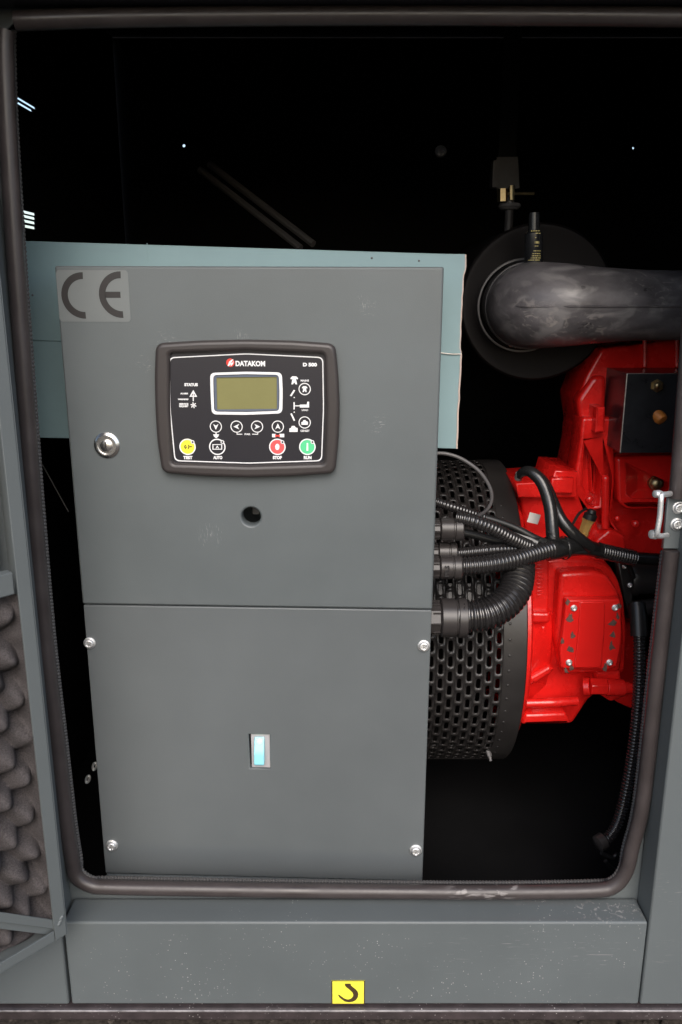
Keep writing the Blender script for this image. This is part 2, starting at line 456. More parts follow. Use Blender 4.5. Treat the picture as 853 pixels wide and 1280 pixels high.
add_wear(M['sill'], [(P(x, y, .018)-eo, r) for x, y, r in ((782, 1132, .022), (752, 1130, .024), (730, 1132, .016), (800, 1148, .014))], (.34, .33, .32), (130, 130, 60), .57)
add_wear(M['sill'], [(P(x, y, 0)-eo, r) for x, y, r in ((740, 1186, .05), (650, 1184, .05), (560, 1190, .04))], (.22, .22, .22), (30, 30, 700), .64)
add_wear(M['grey'], [(P(x, y, 0)-eo, r) for x, y, r in ((828, 1190, .025), (838, 1100, .02), (846, 1110, .03))], (.2, .2, .2), (60, 60, 700), .63)
b = B(); b.tube(path(right2), (SR), seg=16, step=.006); b.build('door_seal', M['rubber'], ENC)
b = B(); b.tube(path(top), .0085, seg=16, step=.006); b.build('door_seal', M['rubber'], ENC)
def inward(l, dx, dy): return [(x+dx, y+dy) for x, y in l]
loop = right2[::-1]+right[::-1]+br[::-1]+bottom[::-1]+bl[::-1]+left[::-1]
op = [(lambda v: (v.x, v.z))(P(x, y, YF)) for x, y in loop+top[::-1]]
me = plate_mesh([(XL-.03, ZLIP-.03), (XR+.03, ZLIP-.03), (XR+.03, ZTOP+.03), (XL-.03, ZTOP+.03)], [op], .002)
me.transform(Matrix.Translation((0, YF, 0)) @ FRONT); me.materials.append(M['grey']); link('opening_flange', me, ENC)
gp = path(inward(left, 11, 0), .056)+path([(102.5, 1087.5), (118.5, 1098)], .039)+path(inward(bottom, 0, -11.5), .056)+path([(763.5, 1098.5), (775.5, 1083)], .039)+path(inward(right, -10.5, 0), .056)
b = B(); b.tube(gp, .0030, seg=8, corr=(.0040, .0007)); b.build('seal_grip', M['rubber_grip'], seal)

# latch striker on the right jamb
pl = [P(x, y, .030) for x, y in ((834, 612), (862, 612), (862, 690), (826, 690))]
prism('latch_plate', [(836, 617), (900, 617), (900, 686), (829, 686)], .034, .006, M['grey'], ENC, bevel=.001)
def screw_mesh():
    b = B(); b.lathe((0, 0, 0), (0, 0, 1), [(0, 1.0), (.18, 1.0), (.22, .92), (.22, .8), (.3, .78), (.62, .72), (.7, .6), (.7, .42), (.55, .4), (.55, .001)], 18, caps=False)
    b.box((-.5, -.09, .68), (.5, .09, .76)); b.box((-.09, -.5, .68), (.09, .5, .76))
    bmesh.ops.recalc_face_normals(b.bm, faces=b.bm.faces)
    me = bpy.data.meshes.new('screw'); b.bm.to_mesh(me); b.bm.free(); me.materials.append(M['zinc']); return me
SCREW = screw_mesh()
def place_mesh(name, me, parent, pos, r, basis=FRONT, spin=0.):
    m = Matrix.Translation(pos) @ basis.to_3x3().to_4x4() @ Matrix.Rotation(spin, 4, 'Z') @ Matrix.Diagonal((r, r, r, 1))
    return link(name, me, parent, matrix=m)
for (x, y) in ((848.5, 634.5), (846, 655)):
    place_mesh('screw', SCREW, ENC, P(x, y, .034), .0068, spin=random.random())
b = B()
b.tube([P(838, 617, .024), P(831, 618, .008), P(827, 618.5, .002), P(826.5, 624, .0), P(825, 645, .0), P(822, 664, .0), P(821, 669, .002), P(826, 670, .008), P(834, 669, .024)], .0028, seg=12, step=.002)
b.lathe(P(823.5, 617.5, .006), (-.9, -.3, .1), [(-.004, .003), (0, .0042), (.005, .0036), (.006, .001)], 14)
b.lathe(P(819, 668, .006), (-.9, -.3, .1), [(-.004, .0035), (0, .0052), (.005, .0044), (.006, .001)], 14)
b.build('latch_striker', M['zinc'], ENC)

# yellow lifting sticker on the sill
def on_front(px, py, Y=-.0008): return P(px, py, Y)
q = [on_front(x, y) for x, y in ((414.5, 1226), (456.5, 1226), (456, 1258.5), (414.5, 1257.5))]
sx0, sx1 = q[0].x, q[1].x; sz1, sz0 = q[0].z, ZRAIL+.0015
me = plate_mesh([(sx0, sz0), (sx1, sz0), (sx1, sz1), (sx0, sz1)], (), .0004); me.transform(Matrix.Translation((0, -.0004, 0)) @ FRONT); me.materials.append(M['yellow'])
stk = link('lifting_sticker', me, ENC)
me = plate_mesh([(sx0, sz0), (sx1, sz0), (sx1, sz1), (sx0, sz1)], [[(sx0+.0012, sz0+.0014), (sx1-.0012, sz0+.0014), (sx1-.0012, sz1-.0009), (sx0+.0012, sz1-.0009)]], .0002)
me.transform(Matrix.Translation((0, -.0006, 0)) @ FRONT); me.materials.append(M['brown_print']); link('sticker_border', me, stk)
hk = [(335, 212), (415, 212), (412, 232), (440, 258), (480, 288), (505, 320), (514, 350), (508, 390), (480, 430), (440, 452), (385, 460), (330, 448), (288, 418), (258, 390), (243, 358), (262, 362), (290, 385), (330, 412), (375, 424), (415, 412), (440, 385), (446, 358), (436, 330), (400, 295), (355, 258), (335, 238)]
hk = [(400+x/10.66, 1210+y/10.66) for x, y in hk]
pts = [(lambda v: (v.x, v.z))(on_front(x, y)) for x, y in hk]
me = plate_mesh(pts, (), .0002); me.transform(Matrix.Translation((0, -.0006, 0)) @ FRONT); me.materials.append(M['brown_print']); link('hook_symbol', me, stk)

# ---- open door, hinged at the left jamb and swung out about 135 degrees
H0 = P(85, 1167, -.036)
ang = R(-133)
dd = Vector((math.cos(ang), math.sin(ang), 0)); dn = Vector((-math.sin(ang), math.cos(ang), 0))   # along the door, inner-face normal
DM = Matrix(((dd.x, 0, dn.x, H0.x), (dd.y, 0, dn.y, H0.y), (0, 1, 0, H0.z), (0, 0, 0, 1)))         # local x along, y up, z out of the inner face
def door_uv(px, py, off=0.):
    d = ray(px, py); o = H0+dn*off
    t = (o-CAM).dot(dn)/d.dot(dn); v = CAM+d*t-H0
    return v.dot(dd), v.z
DW, DH = .62, ZTOP-H0.z+.02
TH = .046
b = B()
b.box((0, 0, -TH), (DW, DH, -TH+.0015))                         # outer skin
b.box((0, 0, -TH+.0015), (.0015, DH, 0)); b.box((0.0015, 0, -TH+.0015), (DW, .0015, 0)); b.box((DW-.0015, .0015, -TH+.0015), (DW, DH, 0)); b.box((.0015, DH-.0015, -TH+.0015), (DW-.0015, DH, 0))
door = b.build('door', M['grey'], ENC, local=True, matrix=DM)
def door_part(name, mesh_or_b, m, bevel=0.):
    return mesh_or_b.build(name, m, door, local=True, matrix=DM, bevel=bevel)
RW = .0150
u1, z1 = door_uv(20, 716); u2, z2 = door_uv(20, 745)
ZM1, ZM0 = z1, z2
b = B(); b.box((.0016, .0016, -.0015), (RW, DH-.002, .0012)); door_part('hinge_rail', b, M['grey'], .0006)
b = B(); b.box((RW+.0005, .0016, -.0015), (DW-.002, .0135, .0011)); door_part('bottom_rail', b, M['grey'], .0006)
b = B(); b.box((RW+.0005, ZM0, -.016), (DW-.002, ZM1, -.004)); door_part('cross_rail', b, M['grey'], .0015)
b = B(); b.box((RW+.0005, ZM1+.0005, -.034), (DW-.002, DH-.004, -.031)); door_part('upper_panel', b, M['grey'])
# slanting retaining strap by the lower corner
ua, za = door_uv(76, 1155, 0); ub, zb = door_uv(-40, 1139, 0)
L_ = math.hypot(ub-ua, zb-za); an = math.atan2(zb-za, ub-ua)
mm = Matrix.Translation((ua, za, 0)) @ Matrix.Rotation(an, 4, 'Z')
b = B(); b.box((-.006, -.007, -.0035), (L_, .0025, -.0018), mm); b.box((-.004, -.0155, -.0075), (L_, -.0078, -.006), mm)
door_part('retaining_strap', b, M['grey'], .0005)
# weld bead
b = B()
for k in range(7):
    t = k/6; b.dome(Vector((RW-.006-.004*t+random.uniform(-.001, .001), .019+.007*t, .001)), (0, 0, 1), .0022, .0016, 8)
door_part('weld_bead', b, M['grey'])
# egg-crate foam pad
nu, nv = 150, 330
fu0, fu1, fz0, fz1 = .002, .26, .004, ZM0-.003
b = B(); grid = []
for i in range(nu+1):
    col = []
    for j in range(nv+1):
        u = fu0+(fu1-fu0)*i/nu; z = fz0+(fz1-fz0)*j/nv
        wx = u+.004*math.sin(z*31)+.002*math.sin(z*83+u*50); wz = z+.004*math.sin(u*47+1)
        ca_ = round(wx/.0205); hgt = 0.
        for ci in (ca_-1, ca_, ca_+1):
            off = .0225 if ci % 2 else 0.
            rj = round((wz-off)/.045)
            for cj in (rj-1, rj, rj+1):
                d2 = ((wx-ci*.0205)/.0185)**2+((wz-off-cj*.045)/.0255)**2
                if d2 < 1: hgt = max(hgt, (1-d2)**.95)
        s_ = math.cos(wx*PI/.0205)*math.cos(wz*PI/.0225)*(1 if True else 0)
        hgt = .036*(.62*hgt+.38*(s_*.5+.5))-.021+.0012*math.sin(u*190+z*70)*math.sin(z*160-u*60)
        edge = min(1, (z-fz0)/.010+.15)
        k_e = min(1, max(0, (u-.0085)/.007)); k_e = k_e*k_e*(3-2*k_e)
        col.append(b.bm.verts.new((u, z, (-.022+hgt*edge)*k_e-.005*(1-k_e))))
    grid.append(col)
for i in range(nu):
    for j in range(nv): b._f([grid[i][j], grid[i+1][j], grid[i+1][j+1], grid[i][j+1]], True)
door_part('foam_pad', b, M['foam'])

# =================================================================== CONTROL CABINET
YAW, ROLL = R(-1.83), R(-.2)
CW, CH1, CH2 = .4087, .3806, .3693
CC = Vector((-.0987, .10, CAM.z-.3562))
ROTC = Matrix.Rotation(YAW, 4, 'Z') @ Matrix.Rotation(-ROLL, 4, 'Y')
CABM = Matrix.Translation(CC) @ ROTC
CAB = thing('control_cabinet', 'tall grey control cabinet with CE sticker, lock and bolted lower cover', 'control cabinet', CC, ROTC)
CABI = CABM.inverted()
def uv(px, py, off=0.):
    """cabinet-face coordinates (x right, z up) of a pixel, on the plane off metres in front of the face"""
    o = CABI @ CAM; d = CABI.to_3x3() @ ray(px, py)
    t = (-off-o.y)/d.y; v = o+d*t; return (v.x, v.z)
CF = CABM @ FRONT          # plate-local -> world : x right, y up, z out of the face
def face_mesh(name, me, m, parent, off=0.):
    """me drawn in face coordinates, its front at off metres out of the face"""
    me.transform(CF @ Matrix.Translation((0, 0, off)))
    if m is not None:
        me.materials.clear(); me.materials.append(m)
    return link(name, me, parent)
g_ = .0012
hx, hz = uv(314, 646); HR = 12*S(314, 646, .1)
me = plate_mesh(rrect(-CW/2, g_*.6, CW/2, CH1, .002, 2), [circle(hx, hz, HR)], .018, .0022)
wd = lambda px, py: (lambda q: (q[0], 0., q[1]))(uv(px, py))
dsp_ = lambda L_: [(CABM @ Vector(wd(x, y)) - CC, r) for x, y, r in L_]
add_wear(M['door'], dsp_([(263, 670, .017), (300, 424, .012), (452, 378, .010)]), (.30, .31, .31), (1000, 1, 110), .60, .5)
add_wear(M['door'], dsp_([(205, 425, .014), (196, 442, .009), (460, 384, .012), (470, 530, .016), (180, 455, .012)]), (.28, .29, .29), (160, 1, 900), .61, .6)
door_c = face_mesh('upper_door', me, M['door'], CAB)
bx0, bz0 = uv(311, 918.5); bx1, bz1 = uv(338, 962)
bx0 = min(bx0, uv(312.5, 962)[0])
me = plate_mesh(rrect(-CW/2+.0006, -CH2, CW/2-.0006, -g_*.6, .0015, 2), [[(bx0, bz1), (bx1, bz1), (bx1, bz0), (bx0, bz0)]], .0165, .0012)
cover = face_mesh('lower_cover', me, M['cover'], CAB, -.0012)
b = B(); b.box((-CW/2+.004, .0185, -CH2+.004), (CW/2-.004, .085, CH1-.0035), None)
b.bm.transform(CABM); 
# the body is an open tray so that the hole and the cut-out look into it
b.bm.free()
b = B()
t_ = .0015; xa, xb, ya, yb_, za_, zb_ = -CW/2+.003, CW/2-.003, .0185, .088, -CH2-.002, CH1-.001
for lo, hi in (((xa, ya, za_), (xa+t_, yb_, zb_)), ((xb-t_, ya, za_), (xb, yb_, zb_)), ((xa+t_, ya, zb_-t_), (xb-t_, yb_, zb_)), ((xa+t_, ya, za_), (xb-t_, yb_, za_+t_)), ((xa+t_, yb_-t_, za_+t_), (xb-t_, yb_, zb_-t_))): b.box(lo, hi)
b.bm.transform(CABM); b.build('cabinet_body', M['grey'], CAB, bevel=.0006)
# bottom lip of the cabinet in front of the sill riser
b = B(); b.box((-CW/2+.002, .0, -CH2-.014), (CW/2-.001, .016, -CH2-.0016)); b.bm.transform(CABM); b.build('plinth', M['grey'], CAB, bevel=.001)
# things seen through the door hole
b = B(); b.box((hx-.003, .03, hz-.006), (hx+.006, .05, hz+.004)); b.bm.transform(CABM); b.build('inner_terminal', M['back_plate'], CAB, bevel=.001)
b = B(); b.box((hx+.0075, .026, hz-.008), (hx+.010, .06, hz+.012)); b.bm.transform(CABM); b.build('inner_terminal', M['back_plate'], CAB, bevel=.001)
# CE sticker
c = [uv(x, y) for x, y in ((67.5, 337.5), (160, 336.5), (162, 401), (72, 402))]
sx_, sz_ = max(c[3][0]-.0005, -CW/2+.0012), c[3][1]; ex_, ez_ = c[1][0], c[1][1]-.001
ce = face_mesh('ce_sticker', plate_mesh(rrect(sx_, sz_, ex_, ez_, .004, 4), (), .0004), M['ce_film'], door_c, .0004)
def arc_band(cx, cy, r, t, a0, a1, n=22):
    o_ = [(cx+r*math.cos(R(a0+(a1-a0)*i/n)), cy+r*math.sin(R(a0+(a1-a0)*i/n))) for i in range(n+1)]
    i_ = [(cx+(r-t)*math.cos(R(a1+(a0-a1)*i/n)), cy+(r-t)*math.sin(R(a1+(a0-a1)*i/n))) for i in range(n+1)]
    return o_+i_
ccx, ccz = uv(105, 369.5); ecx, ecz = uv(152, 368.5)
sc_ = S(110, 369, .1); rr_ = 28.3*sc_; th_ = 8.3*sc_
me = plate_mesh(arc_band(ccx, ccz, rr_, th_, 88, 272), (), .0002); face_mesh('ce_lettering', me, M['dk_print'], door_c, .0006)
me = plate_mesh(arc_band(ecx, ecz, rr_, th_, 88, 272), (), .0002); face_mesh('ce_lettering', me, M['dk_print'], door_c, .0006)
me = plate_mesh([(ecx-rr_+th_*.9, ecz-th_*.45), (ecx-1*sc_, ecz-th_*.45), (ecx-1*sc_, ecz+th_*.45), (ecx-rr_+th_*.9, ecz+th_*.45)], (), .0002); face_mesh('ce_lettering', me, M['dk_print'], door_c, .0006)
# lock
lx, lz = uv(134, 556.5); 
b = B(); b.use(M['chrome'])
b.lathe((lx, 0, lz), (0, -1, 0), [(0, .0145), (.0012, .0145), (.0026, .0128), (.0030, .0118), (.0036, .0112), (.0036, .0098), (.0022, .0095), (.0022, .0001)], 36, caps=False)
b.lathe((lx, -.0022, lz), (0, -1, 0), [(0, .0066), (.0022, .0064), (.0027, .0055), (.0027, .0001)], 28, caps=False)
b.use(M['dk_print']); b.box((lx-.0007, -.0052, lz-.0045), (lx+.0007, -.0048, lz+.0045))
b.bm.transform(CABM); b.build('lock', None, door_c)
# cover screws
CBAS = CABM @ FRONT
for (x, y) in ((112, 804), (530, 807.5), (140, 1057), (520, 1063)):
    q = uv(x, y); place_mesh('screw', SCREW, cover, CABM @ Vector((q[0], .0012, q[1])), 7.6*S(x, y, .1), CBAS, random.random()*3)
# breaker behind the cut-out
b = B(); b.use(M['breaker'])
b.box((bx0+.0022, .008, bz1-.01), (bx1+.006, .05, bz0+.01))
b.box((bx0+.0022, .004, bz1+.0002), (bx1-.0002, .008, bz0-.0002))
b.use(M['dk_print']); b.box((bx0-.01, .012, bz1-.01), (bx0+.002, .05, bz0+.01))
b.bm.transform(CABM); brk = b.build('breaker_switch', None, CAB, bevel=.0006)
a0 = uv(318, 922); a1 = uv(331.5, 953.5)
b = B()
prof = [(a0[1], .003), (a0[1]-.006, -.001), (a0[1]-.013, -.0035), (a0[1]-.0155, -.0055), ((a0[1]+a1[1])/2-.004, -.0070), (a1[1]+.002, -.0075), (a1[1], -.0060), (a1[1], .003)]
va = [b.bm.verts.new((a0[0], y, z)) for z, y in prof]; vb = [b.bm.verts.new((a1[0]-.0003, y, z)) for z, y in prof]
for i in range(len(prof)): b._f([va[i], va[(i+1) % len(prof)], vb[(i+1) % len(prof)], vb[i]])
b._f(va); b._f(vb[::-1])
b.bm.transform(CABM); b.build('rocker', M['rocker'], brk, bevel=.0008)
b = B(); b.dome(((a0[0]+a1[0])/2, -.0006, a0[1]-.0046), (0, -1, .3), .0042, .002, 14); b.bm.transform(CABM); b.build('lamp', M['rocker_lamp'], brk)

# =================================================================== CONTROLLER (display module on the cabinet door)
kx = lambda x: 180+x/3.281
ky = lambda y: 410+y/3.281
def kuv(x, y, off=.0): return uv(kx(x), ky(y), off)
CTL = thing('generator_controller', 'dark framed generator controller with olive display and coloured buttons', 'controller', CABM @ Vector((*kuv(425, 600)[:1], 0, kuv(425, 600)[1])), ROTC)
OB, OFc = .013, .0075          # bezel front, face plate
def k_loop(pts, off, r): return round_poly([kuv(x, y, off) for x, y in pts], r, 6)
outer = k_loop([(52, 62), (230, 51), (420, 47), (610, 51), (786, 64), (799, 200), (804, 330), (799, 460), (786, 594), (610, 607), (430, 612), (240, 606), (78, 592), (58, 460), (50, 330), (47, 200)], OB*.5, .009)
inner = k_loop([(104, 106), (420, 95), (738, 108), (746, 330), (738, 556), (425, 566), (116, 556), (104, 330)], OB, .004)
face_mesh('bezel', plate_mesh(outer, [inner], OB, .0045, 4), M['bezel'], CTL, OB)
fp = k_loop([(96, 98), (420, 88), (746, 98), (754, 330), (746, 566), (425, 574), (108, 566), (96, 330)], OFc, .003)
lcd_o = k_loop([(287, 195), (420, 191), (552, 194), (555, 265), (553, 338), (420, 343), (291, 341), (288, 265)], OFc, .003)
facep = face_mesh('face_plate', plate_mesh(fp, [lcd_o], OFc-.0002, .0004), M['face'], CTL, OFc)
def prt(name, me, m, parent, h=.00025): return face_mesh(name, me, m, parent, OFc+h)
bo = k_loop([(104, 120), (420, 104), (736, 119), (739, 330), (731, 546), (430, 556), (126, 546), (106, 330)], OFc, .006)
bi = k_loop([(108, 124), (420, 108), (732, 123), (735, 330), (727, 542), (430, 552), (130, 542), (110, 330)], OFc, .0055)
prt('border_line', plate_mesh(bo, [bi], .0002), M['white'], facep)
def kt(txt, x, y, hpx, m, parent, bold=.0, width=None):
    h = hpx/3.281*S(kx(x), ky(y), .09)
    me = text_mesh(txt, h/.70, bold)
    u, v = kuv(x, y, OFc)
    if width:
        xs = [p.co.x for p in me.vertices]; wn = max(xs)-min(xs)
        me.transform(Matrix.Diagonal((width/3.281*S(kx(x), ky(y), .09)/wn, 1, 1, 1)))
    me.transform(Matrix.Translation((u, v, 0)))
    return prt('lettering', me, m, parent, .0002)
kt('DATAKOM', 437, 147, 20, M['white'], facep, .00030, 122)
kt('D 500', 681, 151, 13, M['white'], facep, .0003, 58)
kt('STATUS', 194, 233, 11, M['white'], facep, .00025, 56)
kt('ALARM', 166, 269, 6, M['white'], facep, .00012, 32)
kt('WARNING', 161, 293, 6, M['white'], facep, .00005, 42)
kt('SERVICE', 164, 312, 6.5, M['white'], facep, .00012, 38)
kt('REQUEST', 164, 321, 6.5, M['white'], facep, .00012, 38)
kt('PAR', 425, 436, 7, M['white'], facep, .00008, 24)
kt('MAINS', 660, 216, 7.5, M['white'], facep, .00008, 34)
kt('LOAD', 661, 337, 7, M['white'], facep, .00006, 26)
kt('GENSET', 661, 422, 8, M['white'], facep, .00006, 38)
for s_, x in (('TEST', 181), ('AUTO', 304), ('STOP', 548), ('RUN', 672)): kt(s_, x, 532, 12, M['white'], facep, .00028, 38 if s_ != 'RUN' else 32)
def kpoly(pts): return plate_mesh([kuv(x, y, OFc) for x, y in pts], (), .0002)
def kcirc(x, y, r, n=28):
    u, v = kuv(x, y, OFc); return circle(u, v, r/3.281*S(kx(x), ky(y), .09), n)
def join_plates(polys):
    bm = bmesh.new()
    for p in polys:
        me = p; bm.from_mesh(me); bpy.data.meshes.remove(me)
    me = bpy.data.meshes.new('j'); bm.to_mesh(me); bm.free(); return me
# red round emblem with a slash
prt('emblem', plate_mesh(kcirc(355, 142, 17), (), .0002), M['red_print'], facep, .00025)
prt('emblem_slash', join_plates([kpoly([(344, 156), (350, 156), (368, 128), (360, 130), (350, 138)]), kpoly([(356, 146), (364, 142), (369, 134), (366, 148), (357, 157)])]), M['white'], facep, .00042)
# status icons
def kring(pts_o, pts_i): return plate_mesh([kuv(x, y, OFc) for x, y in pts_o], [[kuv(x, y, OFc) for x, y in pts_i]], .0002)
ic = [kring([(203, 254), (219, 282), (187, 282)], [(203, 264), (211, 277), (195, 277)]), kpoly([(201, 265), (205, 265), (205, 300), (201, 300)])]
for a in range(3):
    c_, s_ = math.cos(a*PI/3+.3), math.sin(a*PI/3+.3)
    ic.append(kpoly([(204+12*c_-2*s_, 317+12*s_+2*c_), (204-12*c_-2*s_, 317-12*s_+2*c_), (204-12*c_+2*s_, 317-12*s_-2*c_), (204+12*c_+2*s_, 317+12*s_-2*c_)]))
ic += [kpoly([(141, 290), (183, 290), (183, 293), (141, 293)])]
prt('status_icons', join_plates(ic), M['white'], facep)
# mimic diagram: pylon, switches, load bar, generator
pyl = lambda x, y, k: [(x-16*k, y-8*k), (x-8*k, y-16*k), (x+8*k, y-16*k), (x+16*k, y-8*k), (x+13*k, y-3*k), (x+7*k, y-6*k), (x+12*k, y+17*k), (x+5*k, y+17*k), (x, y+8*k), (x-5*k, y+17*k), (x-12*k, y+17*k), (x-7*k, y-6*k), (x-13*k, y-3*k)]
gen = lambda x, y, k: [(x-17*k, y+12*k), (x-17*k, y-2*k), (x-10*k, y-4*k), (x-7*k, y-12*k), (x+4*k, y-13*k), (x+9*k, y-6*k), (x+17*k, y-4*k), (x+17*k, y+12*k)]
mm_ = [kpoly(pyl(617, 214, 1.0)), kpoly(gen(614, 414, 1.0)), kpoly([(599, 278), (606, 280), (621, 256), (615, 253)]), kpoly([(601, 352), (607, 349), (621, 379), (615, 381)]),
       kpoly([(614, 304), (619, 304), (619, 334), (614, 334)]), kpoly([(619, 317), (640, 317), (640, 321), (619, 321)]), kpoly([(640, 314), (668, 314), (671, 302), (678, 302), (678, 326), (640, 326)]),
       plate_mesh(kcirc(617, 285, 2.6, 8), (), .0002), plate_mesh(kcirc(617, 345, 2.6, 8), (), .0002), plate_mesh(kcirc(597, 246, .1, 4), (), .0002)]
prt('mimic_diagram', join_plates(mm_), M['white'], facep)
prt('bracket_line', join_plates([kpoly([(381, 430), (384, 430), (384, 434), (404, 434), (404, 437), (381, 437)]), kpoly([(466, 430), (469, 430), (469, 437), (444, 437), (444, 434), (466, 434)])]), M['white'], facep)
prt('horn_icon', join_plates([kpoly([(284, 436), (309, 436), (305, 446), (297, 452), (289, 446)]), kpoly([(294, 428), (299, 428), (299, 436), (294, 436)])]), M['white'], facep)
prt('lamp_test_icon', join_plates([kpoly([(526, 434), (541, 434), (541, 448), (526, 448)]), kpoly([(556, 434), (576, 434), (576, 448), (556, 448)])]), M['white'], facep)
prt('bulb_icon', join_plates([kpoly([(539, 436), (549, 440), (558, 436), (558, 448), (549, 444), (539, 448)])]), M['red_print'], facep, .0004)
# display
fo = k_loop([(272, 184), (420, 179), (566, 182), (570, 265), (568, 350), (420, 356), (279, 354), (274, 265)], OFc, .0055)
dsp = face_mesh('display', plate_mesh([kuv(x, y, OFc-.002) for x, y in ((285, 190), (556, 190), (557, 345), (287, 345))], (), .0006), M['lcd'], CTL, OFc-.0021)
prt('display_frame', plate_mesh(fo, [k_loop([(285, 193), (420, 189), (554, 192), (557, 265), (555, 340), (420, 345), (289, 343), (286, 265)], OFc, .004)], .0003), M['white'], dsp, .0003)
prt('display_edge', plate_mesh(lcd_o, [k_loop([(297, 203), (545, 200), (546, 332), (300, 335)], OFc, .001)], .0003), M['lcd_edge'], dsp, -.0009)
# keys
def key(x, y, r, m, icons, led=False, im=None):
    u, v = kuv(x, y, OFc); rr = r/3.281*S(kx(x), ky(y), .09)
    k = prt('button', plate_mesh(circle(u, v, rr, 32), (), .0006, .0002), m, CTL, .0007)
    prt('button_ring', plate_mesh(circle(u, v, rr*1.0, 32), [circle(u, v, rr*.86, 32)], .0002), M['white'], k, .0009)
    if icons: prt('button_icon', join_plates([kpoly([(x+a, y+b_) for a, b_ in pl_]) for pl_ in icons]), im or M['white'], k, .00092)
    if led:
        prt('led', plate_mesh(kcirc(x+21, y-20, 7.5, 16), (), .0003), M['white'], k, .0011)
        prt('led', plate_mesh(kcirc(x+21, y-20, 4, 12), (), .0003), M['b_dark'], k, .0013)
arrow = [(0, 13), (11, -11), (0, -4), (-11, -11)]
rot = lambda pl_, a: [(p[0]*math.cos(a)-p[1]*math.sin(a), p[0]*math.sin(a)+p[1]*math.cos(a)) for p in pl_]
for (x, a) in ((296, 0), (381, PI/2), (465, -PI/2), (550, PI)): key(x, 404, 25, M['b_dark'], [rot(arrow, a)])
key(660, 250, 25, M['b_dark'], [pyl(0, 0, .72)]); key(660, 387, 25, M['b_dark'], [gen(0, 0, .78)])
hexa = lambda x, y, r: [(x+r*math.cos(i*PI/4), y+r*math.sin(i*PI/4)) for i in range(8)]
key(180, 487, 34, M['b_yellow'], [[(-14, -1), (-9, -9), (-6, -6), (-10, 0), (-6, 6), (-9, 9)], hexa(-5, 1, 2.5), [(2, -8), (6, -9), (8, 0), (4, 9), (1, 7), (4, 0)], [(9, -3), (18, -3), (18, 1), (9, 1)]], True, M['brown_print'])
key(302, 487, 34, M['b_dark'], [[(-20, -11), (20, -11), (20, -8), (-20, -8)], [(-20, 8), (20, 8), (20, 11), (-20, 11)], [(-20, -8), (-16, -8), (-16, 8), (-20, 8)], [(16, -8), (20, -8), (20, 8), (16, 8)], [(-7, 6), (0, -6), (7, 6), (3, 6), (0, 0), (-3, 6)]], True)
b8 = [(9*math.cos(i*PI/8), 13*math.sin(i*PI/8)) for i in range(16)]
key(548, 487, 34, M['b_red'], [b8], True)
key(671, 487, 34, M['b_green'], [[(-3, -16), (3, -16), (4, 16), (-4, 16)]], True)

# =================================================================== PALE BLUE SHEET behind the cabinet
YSH = .205
def pz(x, y, Y=YSH): v = P(x, y, Y); return (v.x, v.z)
up_ = [pz(-6, 300), pz(582, 318)] 
edge = []
ry = 318
while ry < 560:
    edge.append(pz(582-(ry-318)*.0475+random.uniform(-.5, .5)-(2 if 340 < ry < 440 else 0), ry)); ry += 9
edge.append(pz(571, 561))
SHT = thing('baffle_sheet', 'pale blue baffle sheet with frayed edge behind the control cabinet', 'baffle sheet', (P(300, 560, YSH).x, YSH, P(300, 560, YSH).z))
creL, creR = (-6, 424), (577, 442)
ue = [e for e in edge if e[1] > pz(577, 442)[1]]; le = [e for e in edge if e[1] <= pz(577, 442)[1]]
me = plate_mesh([pz(*creL), pz(-6, 300), pz(582, 318)]+ue+[pz(*creR)], (), .003, .0004); me.transform(Matrix.Translation((0, YSH, 0)) @ FRONT); me.materials.append(M['sheet']); link('upper_fold', me, SHT)
me = plate_mesh([pz(-6, 546), pz(*creL), pz(*creR)]+le+[pz(300, 553)], (), .003, .0004); me.transform(Matrix.Translation((0, YSH+.0012, 0)) @ FRONT); me.materials.append(M['sheet'])
lf = link('lower_fold', me, SHT)
b = B()
allp = [(582, 318)]
ep = [Vector((e[0]+.0004, YSH+.001, e[1])) for e in [pz(582, 318)]+edge]
b.tube(ep, .0011, seg=6, step=.003); b.build('frayed_edge', M['sheet_edge'], SHT)
b = B(); b.tube([Vector((pz(551, 441)[0], YSH-.0005, pz(551, 441)[1])), Vector((pz(565, 441)[0], YSH-.0008, pz(565, 442.5)[1])), Vector((pz(577, 442)[0], YSH-.0005, pz(577, 442.5)[1]))], .0007, seg=6); b.build('crease_tear', M['paper'], SHT)
for (x, y) in ((465, 322.5), (524, 326), (41, 369), (30.5, 330)):
    b = B(); p = Vector((pz(x, y)[0], YSH-.0002, pz(x, y)[1])); b.dome(p, (0, -1, 0), .0013, .0006, 10); b.build('rivet', M['brace'], SHT)
b = B(); v = P(184, 302.5, YSH-.0004); b.box((v.x-.0004, YSH-.0006, v.z-.022), (v.x+.0004, YSH-.0001, v.z-.001)); b.build('edge_crease', M['sheet'], SHT)
# small light tie between the sheet and the side wall keeps it in place
b = B(); v = P(4, 330, YSH); b.box((XW, YSH+.004, v.z-.06), (v.x+.05, YSH+.007, v.z-.02)); b.build('support_tab', M['black_wall'], SHT)

